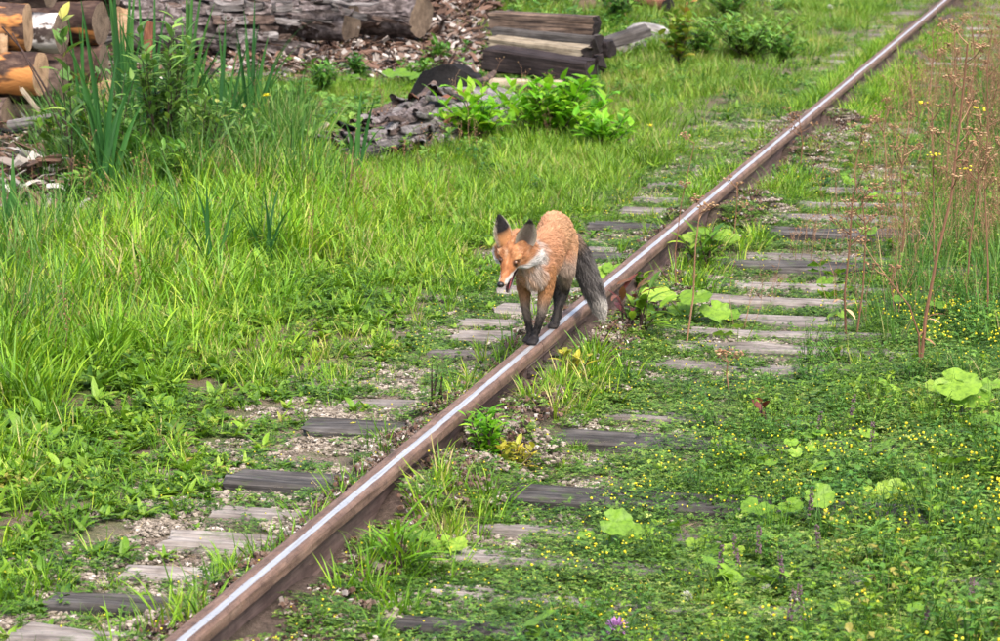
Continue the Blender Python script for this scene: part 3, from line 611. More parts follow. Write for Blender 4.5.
    for s in (-1, 1):
        b = hp(s * .036, -.022, .030); L, Wd = .120, .041
        axu = up * .93 + lf * s * .20 - fw * .22; axu /= np.linalg.norm(axu)
        opn = fw * .85 + lf * .50 if s > 0 else -fw * .45 - lf * .85; opn -= axu * (opn @ axu); opn /= np.linalg.norm(opn); sdw = np.cross(opn, axu)
        na, nb = 9, 9; base = len(V) + len(eV)
        for lay in (0, 1):
            for j in range(nb):
                bb = j / (nb - 1); wd = Wd * max(.06, (1 - bb ** 2.0) ** .75) * (.82 + .5 * bb * (1 - bb) * 2)
                for i in range(na):
                    a = -1 + 2 * i / (na - 1); cup = -(1 - a * a) * .024 * (1 - .55 * bb)
                    p = b + axu * (L * bb - .010) + sdw * wd * a + opn * (cup + (.005 if lay == 0 else 0) * (1 - abs(a) ** 3)); eV.append(p)
                    if lay == 0:
                        rim = max(sstep(.62, .95, abs(a)), 0); cc = np.array([.24, .20, .18]) * (1 - rim) + np.array([.70, .64, .56]) * rim; cc = cc * (1 - .5 * math.exp(-((a + .1 * s) / .35) ** 2) * (1 - bb))
                    else: cc = ORA * (1 - sstep(.28, .5, bb)) + BLK * sstep(.28, .5, bb); cc = cc if not (s < 0 and abs(a) > .8 and bb < .75) else np.array([.6, .52, .42])
                    if lay == 0 and bb > .86: cc = BLK * 3
                    eC.append(cc); eD.append(axu + sdw * a * .2); eL.append(.007 if lay else .012 if abs(a) > .6 else .006)
        for lay in (0, 1):
            for j in range(nb - 1):
                for i in range(na - 1):
                    o = base + lay * na * nb + j * na + i; q = (o, o + 1, o + na + 1, o + na); eF.append(q if lay == 0 else q[::-1])
        for j in range(nb - 1):
            for i in (0, na - 1): o = base + j * na + i; eF.append((o, o + na, o + na + na * nb, o + na * nb))
        for i in range(na - 1): o = base + (nb - 1) * na + i; eF.append((o, o + 1, o + 1 + na * nb, o + na * nb))
    Va = np.concatenate([V, np.array(eV)]); Ca = np.clip(np.concatenate([C, np.array(eC)]), 0, 1); Da = np.concatenate([D, np.array(eD)]); La = np.concatenate([Ln, np.array(eL)])
    b = MB(); b.v = [tuple(x) for x in Va]; b.f = nf + eF; b.m = [0] * len(b.f); b.c = [tuple(x) for x in Ca]
    body = b.build('body', 'fur', root, True)
    bme = body.data; nr = np.empty(len(Va) * 3, np.float32); bme.vertex_normals.foreach_get('vector', nr); NR = nr.reshape(-1, 3)
    bvh = BVHTree.FromPolygons([Vector(x) for x in V], nf)
    # fur strands
    bme.calc_loop_triangles(); tri = np.array([t.vertices[:] for t in bme.loop_triangles]); A = np.linalg.norm(np.cross(Va[tri[:, 1]] - Va[tri[:, 0]], Va[tri[:, 2]] - Va[tri[:, 0]]), axis=1)
    K = 120000; pick = rs.choice(len(tri), K, p=A / A.sum()); w1 = rs.random((K, 1)); w2 = rs.random((K, 1)); fl = (w1 + w2) > 1; w1 = np.where(fl, 1 - w1, w1); w2 = np.where(fl, 1 - w2, w2)
    def ip(X): T = X[tri[pick]]; return T[:, 0] + (T[:, 1] - T[:, 0]) * w1 + (T[:, 2] - T[:, 0]) * w2
    P, Nn, Dd, Cc = ip(Va), ip(NR), ip(Da), ip(Ca); Lg = ip(La[:, None])[:, 0] * rs.uniform(.6, 1.25, K)
    eyes = [hp(s * .0305, .050, .009) for s in (-1, 1)]; ed = np.minimum(*[np.linalg.norm(P - e, axis=1) for e in eyes]); Lg = np.where(ed < .017, .0012, Lg); mouth = ((P - hc) / HS) @ fw > .118; Lg = np.where(mouth, .001, Lg)
    Nn /= np.linalg.norm(Nn, axis=1)[:, None] + 1e-9; Dd = Dd - Nn * (Dd * Nn).sum(1)[:, None]; Dd /= np.linalg.norm(Dd, axis=1)[:, None] + 1e-9
    clump = np.stack([fbm(P[:, 0] * 45 + k * 9, P[:, 1] * 45 + P[:, 2] * 45 + k * 5, 2) - .5 for k in range(3)], -1)
    d1 = Dd * .80 + Nn * .42 + clump * .14 + rs.normal(0, .10, (K, 3)); d1 /= np.linalg.norm(d1, axis=1)[:, None]
    d2 = Dd * 1.0 + Nn * .16 + clump * .16 + np.array([0, 0, -.12]) + rs.normal(0, .10, (K, 3)); d2 /= np.linalg.norm(d2, axis=1)[:, None]
    P1 = P + d1 * (Lg * .5)[:, None]; P2 = P1 + d2 * (Lg * .5)[:, None]; P = P - Nn * .0015
    view = CAM - (np.array([0, 0, ZR])); sw = np.cross(d1, rs.normal(0, 1, (K, 3))); sw /= np.linalg.norm(sw, axis=1)[:, None] + 1e-9
    wd = np.clip(Lg * .05, .0004, .0009)[:, None]
    vv = np.stack([P - sw * wd, P + sw * wd, P1 - sw * wd * .8, P1 + sw * wd * .8, P2], 1).reshape(-1, 3)
    o = (np.arange(K) * 5)[:, None]
    quads = o + np.array([0, 1, 3, 2]); tris = o + np.array([2, 3, 4])
    me2 = bpy.data.meshes.new('fur'); me2.vertices.add(len(vv)); me2.vertices.foreach_set('co', vv.ravel())
    li = np.concatenate([quads.ravel(), tris.ravel()]); ls = np.concatenate([np.arange(0, K * 4, 4), K * 4 + np.arange(0, K * 3, 3)])
    me2.loops.add(len(li)); me2.loops.foreach_set('vertex_index', li); me2.polygons.add(2 * K); me2.polygons.foreach_set('loop_start', ls); me2.update(calc_edges=True)
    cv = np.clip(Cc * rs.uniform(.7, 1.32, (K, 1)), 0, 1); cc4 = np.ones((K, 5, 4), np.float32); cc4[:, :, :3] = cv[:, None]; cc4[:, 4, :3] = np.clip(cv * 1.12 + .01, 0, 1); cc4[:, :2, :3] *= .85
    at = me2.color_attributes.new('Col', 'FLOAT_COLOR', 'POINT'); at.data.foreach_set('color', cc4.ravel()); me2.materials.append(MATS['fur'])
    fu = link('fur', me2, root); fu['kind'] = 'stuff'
    # eyes, nose, tongue, teeth
    for s in (-1, 1):
        loc, nrm, _, _ = bvh.find_nearest(Vector(hp(s * .0305, .050, .009)))
        nrm = Vector(nrm); c0 = loc - nrm * .0040
        e = MB(); ball(e, (0, 0, 0), .0112, nu=14, nv=10); eo = e.build('eye', 'eye_amber', root, True, c0)
        look = (nrm * .55 + Vector(fw) * .55 + Vector((.1, -.3, 0))).normalized()
        e = MB(); ball(e, look * .0062, .0056, nu=12, nv=8); e.build('pupil', 'pupil', eo, True)
    e = MB(); ball(e, (0, 0, 0), .0138, nu=14, nv=10, sz=.82)
    for k in (-1, 1): ball(e, np.array(lf * k * .006 + fw * .003 - up * .001), .0068, nu=10, nv=8)
    e.build('nose', 'nose_skin', root, True, hp(0, .132, -.016))
    e = MB(); pts = []; n = 9
    for i in range(n):
        t = i / (n - 1); c0 = hp(0, .03 + .052 * t, -.050 - .042 * t + .006 * math.sin(3 * t)); wd = .0095 * (1 - .55 * t ** 3)
        for k in (-1, -.5, 0, .5, 1): pts.append(c0 + HS * (lf * wd * k + up * (.003 * k * k + .002)))
        for k in (1, .5, 0, -.5, -1): pts.append(c0 + HS * (lf * wd * k - up * .003 * (1 - k * k)))
    fcs = [(i * 10 + k, i * 10 + (k + 1) % 10, (i + 1) * 10 + (k + 1) % 10, (i + 1) * 10 + k) for i in range(n - 1) for k in range(10)] + [tuple(range(10))[::-1], tuple((n - 1) * 10 + k for k in range(10))]
    e.add(pts, fcs); e.build('tongue', 'tongue_skin', root, True)
    for s in (-1, 1):
        e = MB(); tube(e, [hp(s * .0095, .106, -.034), hp(s * .0095, .107, -.041), hp(s * .009, .106, -.047)], [.0022, .0016, .0004], 6); e.build('canine_tooth', 'tooth', root, True)
    for s in (-1, 1):
        for k in range(7):
            p = hp(s * (.012 + .002 * (k % 3)), .096 - .006 * (k // 2), -.024 - .003 * (k % 3)); dv = lf * s * 1.0 + fw * (.25 - .1 * k) - up * (.12 + .08 * (k % 3)); dv /= np.linalg.norm(dv); L = .045 + .006 * k
            e = MB(); tube(e, [p, p + dv * L * .5 + up * .003, p + dv * L - up * .004], [.00045, .00035, .0001], 4); e.build('whisker', 'nose_skin', root)
    return root
make_fox()

# ------------------------------------------------------------------ logs, timbers and scraps
def log(name, a, b, r0_, r1_, bark, label, cat='log', group=None, cut='cut_wood', rough=.06, ns=20, nl=16, seed=0, flatten=1.0):
    """A sawn round log from a to b: knobbly bark shell with a cut face at each end."""
    a, b = Vector(a), Vector(b); d = (b - a); L = d.length; q = d.to_track_quat('X', 'Z')
    mb = MB(); v = []; rr = random.Random(seed); px, py = rr.uniform(0, 90), rr.uniform(0, 90)
    for i in range(nl + 1):
        t = i / nl; r = r0_ + (r1_ - r0_) * t
        for k in range(ns):
            an = 2 * math.pi * k / ns; qd = r * (1 + rough * 2.2 * (float(fbm(px + t * L * 4 + 1.3 * math.cos(an), py + 1.6 * math.sin(an) + 1.3 * math.cos(an), 4)) - .5) + .035 * math.sin(2 * an + px))
            v.append(((t - .5) * L + (0.003 * math.sin(3 * an + px) if i in (0, nl) else 0), qd * math.cos(an), qd * math.sin(an) * flatten))
    f = [(i * ns + k, i * ns + (k + 1) % ns, (i + 1) * ns + (k + 1) % ns, (i + 1) * ns + k) for i in range(nl) for k in range(ns)]
    mb.add(v, f); o = link(name, mb.mesh(name, bark, True)); o.location = (a + b) / 2; o.rotation_mode = 'QUATERNION'; o.rotation_quaternion = q
    tag(o, label, cat, group)
    for i in (0, nl):
        c = MB(); ring = [v[i * ns + k] for k in range(ns)]; x = sum(p[0] for p in ring) / ns; sgn = -1 if i == 0 else 1
        inner = [(x + sgn * .004, p[1] * .55, p[2] * .55) for p in ring]
        c.add(ring + inner + [(x + sgn * .002, 0, 0)], [((k, (k + 1) % ns, ns + (k + 1) % ns, ns + k)) for k in range(ns)] + [(ns + k, ns + (k + 1) % ns, 2 * ns) for k in range(ns)])
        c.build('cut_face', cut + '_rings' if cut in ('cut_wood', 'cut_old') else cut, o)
    return o
def beam(name, a, b, W, T, mat, label, cat, group=None, seed=0, roll=0, rag=.007, bev=.014, endm=None):
    a, b = Vector(a), Vector(b); d = b - a; q = d.to_track_quat('X', 'Z')
    me = plank_mesh(name, d.length, W, T, [mat, endm or mat], seed=seed, rag=rag, bev=bev, endrag=.012, mi_end=1)
    o = link(name, me); o.location = (a + b) / 2; o.rotation_mode = 'QUATERNION'; o.rotation_quaternion = q @ Matrix.Rotation(roll, 3, 'X').to_quaternion()
    return tag(o, label, cat, group)

# stack of old sawn sleepers by the track
SG = 'old timbers stacked beside the grass'
YS = 11.1
beam('stacked_timber', AT(489, 57, YS - .25), AT(590, 72, YS - .45), .20, .17, 'creosote', 'black tarred timber at the front of the old timber stack', 'timber', SG, 1, .10, endm='creosote')
beam('stacked_timber', AT(494, 43, YS), AT(588, 54, YS - .15), .20, .11, 'timber_pale', 'pale weathered timber lying on the black front timber of the stack', 'timber', SG, 2, .05, endm='creosote')
beam('stacked_timber', AT(497, 36, YS + .22), AT(597, 45, YS + .1), .22, .14, 'timber_slate', 'slate-grey timber between the pale timber and the top beam of the stack', 'timber', SG, 3, 0, endm='creosote')
beam('stacked_timber', AT(494, 21, YS + .30), AT(596, 26, YS + .22), .19, .155, 'creosote_worn', 'topmost brown split timber of the old timber stack', 'timber', SG, 4, 0, endm='creosote')
beam('stacked_timber', AT(496, 62, YS + .30), AT(600, 66, YS + .28), .26, .17, 'creosote', 'dark timber at the bottom rear of the old timber stack', 'timber', SG, 5, 0, endm='creosote')
beam('stacked_timber', AT(540, 46, YS + .55), AT(611, 49, YS + .5), .2, .13, 'creosote', 'dark timber end sticking out behind the timber stack', 'timber', SG, 6, 0, endm='creosote')
log('thin_pole', AT(491, 84, YS - .55), AT(563, 86, YS - .55), .048, .045, 'timber_pale', 'thin barkless grey pole lying in front of the timber stack', 'pole', cut='timber_pale', rough=.03, ns=12, nl=8, seed=3)

# log pile at the left
LG = 'sawn logs in the pile at the left'
def plog(px, py, Y, Lx, r, bark, label, seed, yaw=.12):
    tn = R(9 + 5 * math.sin(seed * 2.3))
    e = AT(px, py, Y); dr = VR * math.cos(tn) - np.array([-VR[1], VR[0], 0]) * math.sin(tn); s = e - dr * Lx + np.array([0, 0, rv(-.03, .03)])
    log('sawn_log', s, e, r * 1.03, r, bark, label, 'log', LG, seed=seed, cut='cut_wood' if seed in (1, 2) else 'cut_old', rough=.13, ns=28, nl=30)  # all but two logs get darker ends, their shade put into the colour
plog(41, 74, 6.6, 1.5, .135, 'bark_peeled', 'thick log with orange peeled top and pale cut end near the pile\'s bottom', 1, -.25)
plog(28, 27, 6.8, 1.5, .145, 'bark_peeled', 'orange peeled log ending in a tall pale cut face, at the picture\'s upper corner', 2, -.25)
plog(61, 34, 7.25, 1.4, .135, 'bark_birch', 'log with patchy white birch bark beside the orange peeled log', 3)
plog(8, 116, 6.5, 1.2, .12, 'bark_brown', 'dark brown log lowest in the log pile', 4, -.2)
plog(64, 82, 7.3, 1.4, .14, 'bark_brown', 'shaded dark log behind the thick orange peeled log', 5)
plog(101, 24, 7.9, 1.5, .15, 'bark_peeled', 'reddish peeled log behind the birch log', 6)
plog(104, 66, 7.9, 1.5, .14, 'bark_peeled', 'brown log under the reddish peeled log, half behind leaves', 7)
plog(108, 108, 7.9, 1.5, .14, 'bark_brown', 'bottom dark log hidden behind the reed blades', 8)
plog(50, -14, 7.2, 1.5, .14, 'bark_brown', 'dark log on top of the birch log, cut by the picture\'s top edge', 9)
plog(118, -16, 8.1, 1.5, .15, 'bark_brown', 'dark log on top of the reddish log, at the picture\'s top edge', 10)
plog(62, 122, 7.2, 1.2, .12, 'bark_brown', 'dark log at the foot of the pile under the shaded log', 11)
# upright split pieces against the pile
def slab(pts, W, T, mat, name, label, cat, group=None, seed=0):
    a, b = pts; return beam(name, a, b, W, T, mat, label, cat, group, seed, rv(-.3, .3), .006, .006)
SP_ = 'pale split slabs leaning on the log pile'
slab((AT(126, 110, 7.4), AT(122, 10, 7.55)), .10, .045, 'cut_wood', 'split_billet', 'tall pale split slab leaning upright beside the reed blades', 'slab', SP_, 21)
slab((AT(101, 118, 7.3), AT(106, 84, 7.45)), .11, .05, 'cut_wood', 'split_billet', 'short pale split slab behind the broad reed leaves', 'slab', SP_, 22)
slab((AT(146, 70, 8.2), AT(149, 22, 8.3)), .07, .04, 'red_rot', 'split_billet', 'narrow reddish split slab among the willow leaves', 'slab', SP_, 23)
slab((AT(2, 62, 6.55), AT(3, 38, 6.6)), .06, .04, 'cut_wood', 'split_billet', 'short pale upright slab between the two orange logs', 'slab', SP_, 24)

# fallen trunks at the back
BG = 'fallen trunks at the back'
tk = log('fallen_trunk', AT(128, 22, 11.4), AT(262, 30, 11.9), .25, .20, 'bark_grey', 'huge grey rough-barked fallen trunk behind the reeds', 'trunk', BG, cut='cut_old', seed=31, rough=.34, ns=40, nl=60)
PENDING = [(tk, 70, 1.6, .225)]
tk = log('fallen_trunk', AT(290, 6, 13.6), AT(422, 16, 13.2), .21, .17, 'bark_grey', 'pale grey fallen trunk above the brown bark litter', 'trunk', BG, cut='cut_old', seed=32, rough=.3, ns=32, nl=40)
PENDING.append((tk, 26, 1.4, .19))
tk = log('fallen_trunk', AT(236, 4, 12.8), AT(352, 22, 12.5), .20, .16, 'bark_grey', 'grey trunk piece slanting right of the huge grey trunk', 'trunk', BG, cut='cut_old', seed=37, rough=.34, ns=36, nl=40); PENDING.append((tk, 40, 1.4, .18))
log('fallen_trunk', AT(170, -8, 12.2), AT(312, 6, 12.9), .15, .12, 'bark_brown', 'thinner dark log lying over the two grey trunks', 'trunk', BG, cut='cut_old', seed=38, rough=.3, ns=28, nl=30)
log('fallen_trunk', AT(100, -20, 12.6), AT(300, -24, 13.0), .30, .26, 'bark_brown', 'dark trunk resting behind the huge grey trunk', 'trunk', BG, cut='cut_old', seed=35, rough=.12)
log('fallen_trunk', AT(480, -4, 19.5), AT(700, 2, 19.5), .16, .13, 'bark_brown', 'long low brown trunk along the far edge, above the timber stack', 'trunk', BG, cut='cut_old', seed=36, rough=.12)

def plates(o, n, L, r, seed, mats, arc=(-.6, 2.2)):
    """Loose curling bark plates clinging to a trunk (children of it, in its own frame, axis X)."""
    rr = random.Random(seed)
    for j in range(n):
        x = rr.uniform(-.48, .48) * L; an = rr.uniform(*arc); ln, wd = rr.uniform(.12, .6), rr.uniform(.025, .08); m = MB(); v = []; q0 = rr.uniform(-.25, .25)
        for i in range(6):
            t = i / 5 - .5
            for k in range(4):
                u_ = k / 3 - .5; a = an + (u_ * wd + q0 * t * ln * .5) / r; rad = r * 1.04 + .012 + .03 * abs(2 * t) ** 3 * rr.uniform(0, 1.4) + rr.uniform(-.006, .008)
                v.append((x + t * ln + rr.uniform(-.015, .015), -rad * math.cos(a), rad * math.sin(a)))
        f = [(i * 4 + k, i * 4 + k + 1, (i + 1) * 4 + k + 1, (i + 1) * 4 + k) for i in range(5) for k in range(3)]; v2 = [(p[0], p[1] * .96, p[2] * .96) for p in v]; nn = len(v)
        m.add(v + v2, f + [tuple(z + nn for z in q)[::-1] for q in f] + [(i * 4, (i + 1) * 4, nn + (i + 1) * 4, nn + i * 4) for i in range(5)] + [(i * 4 + 3, nn + i * 4 + 3, nn + (i + 1) * 4 + 3, (i + 1) * 4 + 3) for i in range(5)] + [(0, nn, nn + 1, 1), (1, nn + 1, nn + 2, 2), (2, nn + 2, nn + 3, 3)])
        m.build('bark_plate', rr.choice(mats), o)
# rotten bark-covered log and charred stump in front of the timber stack
for i_, (o_, n_, L_, r_) in enumerate(PENDING): plates(o_, n_, L_, r_, i_, ['bark_grey', 'bark_grey', 'bark_brown', 'rot_grey', 'timber_slate', 'timber_slate'])
def rotten():
    base = G(405, 152); root = empty('rotten_log', base, 'rotten grey log with shattered peeling bark, lying in the bright grass', 'log')
    rr = random.Random(8); ax0 = np.array(G(346, 166)) - base; ax1 = np.array(G(486, 112)) - base; d = ax1 - ax0; Lx = np.linalg.norm(d[:2]); e = d / np.linalg.norm(d); s = np.cross([0, 0, 1], e); s /= np.linalg.norm(s)
    mb = MB(); nl, ns = 26, 18; v = []
    for i in range(nl + 1):
        t = i / nl; c = ax0 + d * t; r = .13 + .15 * sstep(0, .55, t) - .05 * sstep(.8, 1, t)
        for k in range(ns):
            an = math.pi * (-.08 + 1.16 * k / (ns - 1)); q = r * (1 + .35 * (float(fbm(t * 16, k * .5, 3)) - .5) * (1.4 - t)); v.append(c + s * q * 1.25 * math.cos(an) + np.array([0, 0, q * math.sin(an) * .8]))
    f = [(i * ns + k, i * ns + k + 1, (i + 1) * ns + k + 1, (i + 1) * ns + k) for i in range(nl) for k in range(ns - 1)]
    mb.add(v, f); mb.build('heartwood', 'rot_grey', root, True)
    for j in range(75):
        t = min(1, abs(rr.gauss(.28, .26))); an = rr.uniform(.1, 2.9); r = .15 + .14 * float(sstep(0, .55, t)); c = ax0 + d * t + s * r * 1.28 * math.cos(an) + np.array([0, 0, r * .86 * math.sin(an)])
        m = MB(); L, Wd = rr.uniform(.3, .8), rr.uniform(.035, .085); n = 6; pv = []
        dirv = e * rr.uniform(.8, 1) + s * rr.uniform(-.22, .22) + np.array([0, 0, rr.uniform(-.2, .14)]); dirv /= np.linalg.norm(dirv); nn = s * math.cos(an) + np.array([0, 0, math.sin(an)]); sd_ = np.cross(dirv, nn); sd_ /= np.linalg.norm(sd_)
        for i in range(n + 1):
            q = i / n - .5; lift = .03 * rr.uniform(.0, 1.) * (2 * q) ** 2
            for (u_, h_) in ((-1, 0), (-.3, .012), (.4, .010), (1, -.004)): pv.append(c + dirv * L * q + sd_ * Wd * .5 * u_ * (1 - .5 * abs(2 * q) ** 2) + nn * (lift + h_ + rr.uniform(-.006, .006)))
        nf_ = [(i * 4 + k, i * 4 + k + 1, (i + 1) * 4 + k + 1, (i + 1) * 4 + k) for i in range(n) for k in range(3)]
        pv2 = [p - nn * .009 for p in pv]; o = len(pv); m.add(pv + pv2, nf_ + [tuple(x + o for x in q)[::-1] for q in nf_] + [(i * 4, (i + 1) * 4, o + (i + 1) * 4, o + i * 4) for i in range(n)] + [(i * 4 + 3, o + i * 4 + 3, o + (i + 1) * 4 + 3, (i + 1) * 4 + 3) for i in range(n)])
        m.build('bark_strip', rr.choice(['bark_grey', 'bark_grey', 'bark_brown', 'timber_slate', 'bark_brown', 'rot_grey', 'rot_grey', 'rot_grey', 'bark_grey', 'charred', 'red_rot']), root)
rotten()
def stump():
    c0 = G(449, 100); root = empty('charred_stump', c0, 'low black charred stump with curved top behind the rotten log', 'stump'); mb = MB(); n, m = 26, 8; v = []
    for j in range(m + 1):
        t = j / m
        for k in range(n):
            a = 2 * math.pi * k / n; r = (.27 - .07 * t) * (1 + .14 * (float(fbm(math.cos(a) * 2 + 5, math.sin(a) * 2 + t, 2)) - .5) * 2); v.append((r * math.cos(a) * 1.15, r * math.sin(a) * .7, .26 * t * (1 - .35 * math.cos(a) ** 2) + (.03 * (float(vn(k * 1.7, 3)) - .5) if j == m else 0)))
    f = [(j * n + k, j * n + (k + 1) % n, (j + 1) * n + (k + 1) % n, (j + 1) * n + k) for j in range(m) for k in range(n)]
    mb.add(v, f); mb.build('trunk', 'charred', root, True); mb = MB(); top = v[m * n:]
    mb.add(top + [(0, 0, .19)], [(k, (k + 1) % n, n) for k in range(n)]); mb.build('broken_top', 'charred', root)
stump()

# scraps by the log pile and in the grass
WS = 'wood scraps around the log pile'
beam('weathered_plank', AT(12, 124, 6.0), AT(68, 116, 6.0), .10, .055, 'driftwood', 'pale grey weathered plank across the foot of the log pile', 'plank', WS, 41)
beam('weathered_plank', AT(-8, 178, 5.0), AT(36, 152, 5.2), .07, .03, 'driftwood', 'slanting grey board below the pale plank', 'plank', WS, 42, .4)
beam('weathered_plank', AT(10, 200, 4.7), AT(17, 169, 4.9), .07, .03, 'driftwood', 'short whitish upright board by the picture\'s edge', 'plank', WS, 43)
beam('weathered_plank', AT(-10, 158, 5.3), AT(22, 148, 5.3), .08, .03, 'driftwood', 'grey splintered board beside the dark root tangle', 'plank', WS, 44)
log('small_log', AT(4, 214, 4.5), AT(52, 206, 4.5), .055, .05, 'driftwood', 'small grey split log with tan cut end at the picture\'s edge', 'log', WS, ns=12, nl=8, seed=51)
log('small_log', AT(66, 196, 5.0), AT(101, 186, 5.0), .055, .05, 'bark_brown', 'short brown barky log half sunk in grass below the twig', 'log', WS, cut='charred', ns=12, nl=8, seed=52)
log('broken_stake', AT(42, 180, 5.2), AT(39, 146, 5.3), .05, .045, 'red_rot', 'dark brown broken stake standing by the root tangle', 'stake', WS, cut='charred', ns=10, nl=8, seed=53)
slab((AT(62, 182, 5.6), AT(48, 126, 5.8)), .08, .04, 'red_rot', 'split_billet', 'brown slab slanting down beside the broken stake', 'slab', WS, 45)
beam('weathered_plank', AT(120, 170, 5.3), AT(150, 167, 5.3), .06, .04, 'driftwood', 'short pale board end in the grass under the reeds', 'plank', WS, 46)
log('grey_stick', AT(236, 158, 5.7), AT(262, 168, 5.6), .028, .022, 'driftwood', 'short grey stick in the grass near the yellow flower', 'stick', 'sticks lying in the grass', cut='driftwood', ns=8, nl=6, seed=54)
log('grey_stick', AT(308, 142, 6.6), AT(328, 124, 6.7), .02, .016, 'timber_pale', 'pale slanting stick beside the rotten log', 'stick', 'sticks lying in the grass', cut='driftwood', ns=8, nl=6, seed=55)
log('grey_stick', AT(316, 176, 5.4), AT(336, 179, 5.4), .022, .018, 'driftwood', 'stubby whitish stick in bright grass below the rotten log', 'stick', 'sticks lying in the grass', cut='driftwood', ns=8, nl=6, seed=56)
log('grey_stick', AT(344, 5, 13.0), AT(358, 28, 12.6), .02, .014, 'timber_pale', 'thin pale stick leaning on the pale grey trunk', 'stick', 'sticks lying in the grass', cut='driftwood', ns=8, nl=6, seed=57)
# dark root tangle
rt = empty('root_tangle', G(14, 160), 'tangle of dark roots by the picture\'s edge below the logs', 'roots')
for j in range(16):
    a = rv(0, 6.28); mb = MB(); p = np.array([rv(-.18, .18), rv(-.1, .1), rv(.02, .2)]); pts = []
    for i in range(7): pts.append(p.copy()); a += rv(-.9, .9); p = p + .05 * np.array([math.cos(a), .5 * math.sin(a), rv(-.6, .6)]); p[2] = max(.01, p[2])
    tube(mb, pts, [.016, .018, .016, .014, .012, .009, .005], 6); mb.build('root', 'charred', rt, True)
# dark arching twig
tw = empty('bent_twig', G(146, 222), 'long dark dead twig arching from the grass up past the logs', 'twig')
b0 = np.array(tw.location)
for PTS, rr_ in (([(146, 222, 4.6), (141, 200, 4.7), (125, 182, 4.75), (98, 165, 4.8), (76, 140, 4.8), (62, 118, 4.8), (42, 82, 4.85), (22, 50, 4.9), (2, 27, 4.95)], .010), ([(104, 168, 4.8), (88, 166, 4.75), (60, 128, 4.75), (45, 95, 4.75), (30, 66, 4.8), (12, 33, 4.8)], .007)):
    mb = MB(); n = len(PTS); tube(mb, [AT(*p) - b0 for p in PTS], [rr_ * (1 - .6 * i / n) for i in range(n)], 6); mb.build('branch', 'twig', tw, True)
beam('broken_lath', AT(40, 112, 5.8), AT(21, 88, 5.85), .025, .015, 'timber_pale', 'thin grey lath sticking up in front of the lowest log', 'lath', WS, 47)

# boulders and stumps beyond the timber stack
def rock(name, px, py, r, mat, label, cat, seed, group=None, sz=.7):
    rr = random.Random(seed); bm = bmesh.new(); bmesh.ops.create_icosphere(bm, subdivisions=3, radius=1)
    pts = [Vector((rr.gauss(0, 1), rr.gauss(0, 1), rr.gauss(0, 1))).normalized() for _ in range(9)]
    for v in bm.verts:
        n = v.co.normalized(); k = min(1, min((.78 + .2 * ((i * 37) % 10) / 10) / max(1e-3, n.dot(p)) if n.dot(p) > .3 else 9 for i, p in enumerate(pts)))
        q = r * k * (1 + .14 * (float(fbm(n.x * 3 + seed, n.y * 3 + n.z * 2, 3)) - .5)); v.co = Vector((n.x * q * 1.2, n.y * q, n.z * q * sz))
    me = bpy.data.meshes.new(name); bm.to_mesh(me); bm.free(); me.materials.append(MATS[mat]); p = G(px, py); o = link(name, me, None, (p[0], p[1], H(p) + r * sz * .35), (0, 0, rr.uniform(0, 6))); tag(o, label, cat, group)
rock('boulder', 645, 44, .22, 'stone', 'pale grey boulder right of the timber stack', 'boulder', 3, 'stones beyond the timber stack')
rock('boulder', 627, 56, .17, 'stone', 'low whitish stone in front of the pale boulder', 'boulder', 5, 'stones beyond the timber stack')
rock('boulder', 757, 8, .20, 'stone', 'grey stone far off above the leafy shrubs', 'boulder', 6, 'stones beyond the timber stack')
beam('broken_plank', AT(606, 44, 12.0), AT(646, 30, 12.2), .16, .07, 'timber_slate', 'dark broken slab lying against the pale boulder', 'slab', None, 61, .3, .02, .02)
log('small_log', AT(634, 2, 17.5), AT(668, 6, 17.0), .08, .07, 'red_rot', 'reddish brown log at the top, beyond the pale boulder', 'log', cut='charred', ns=12, nl=8, seed=62, rough=.12)
rock('charred_chunk', 447, 20, .30, 'charred', 'black charred wood chunk at the top beyond the bark litter', 'wood chunk', 8, 'charred chunks at the back', .8)
rock('charred_chunk', 405, 14, .26, 'bark_brown', 'dark brown wood chunk left of the black charred chunk', 'wood chunk', 9, 'charred chunks at the back', .8)
for i_, (px, py, L_, mt_, lab_) in enumerate([(236, 66, .5, 'red_rot', 'reddish split bark slab just right of the tall reeds'), (268, 58, .6, 'bark_grey', 'grey bark slab in front of the huge grey trunk\'s end'), (300, 62, .45, 'timber_slate', 'slate slab in the litter behind the dark reed clump'), (326, 54, .5, 'bark_brown', 'brown bark slab in the middle of the litter'), (352, 46, .7, 'red_rot', 'long reddish bark strip below the thin pale stick'), (380, 50, .5, 'rot_grey', 'grey splintered slab in the litter right of the reddish strip'), (402, 40, .4, 'timber_pale', 'short pale board lying in the bark litter'), (428, 42, .5, 'red_rot', 'reddish slab below the black charred chunk'), (432, 62, .5, 'rot_grey', 'grey slab at the litter\'s edge nearest the timber stack'), (458, 48, .45, 'rot_grey', 'grey slab between bark litter and timber stack'), (372, 66, .6, 'rot_grey', 'grey slab at the near edge of the litter'), (252, 82, .5, 'bark_grey', 'low bark slab behind the dark reed clump\'s base'), (205, 76, .5, 'red_rot', 'reddish slab at the foot of the huge trunk')]):
    p_ = G(px, py); a_ = rv(-.5, .5); d_ = np.array([math.cos(a_), math.sin(a_), rv(-.12, .12)]) * L_ / 2; c_ = np.array([p_[0], p_[1], H(p_) + .06]); beam('bark_sheet', c_ - d_, c_ + d_, rv(.09, .16), rv(.02, .045), mt_, lab_, 'slab', 'bark slabs in the litter', 70 + i_, rv(-.5, .5), .014, .006)

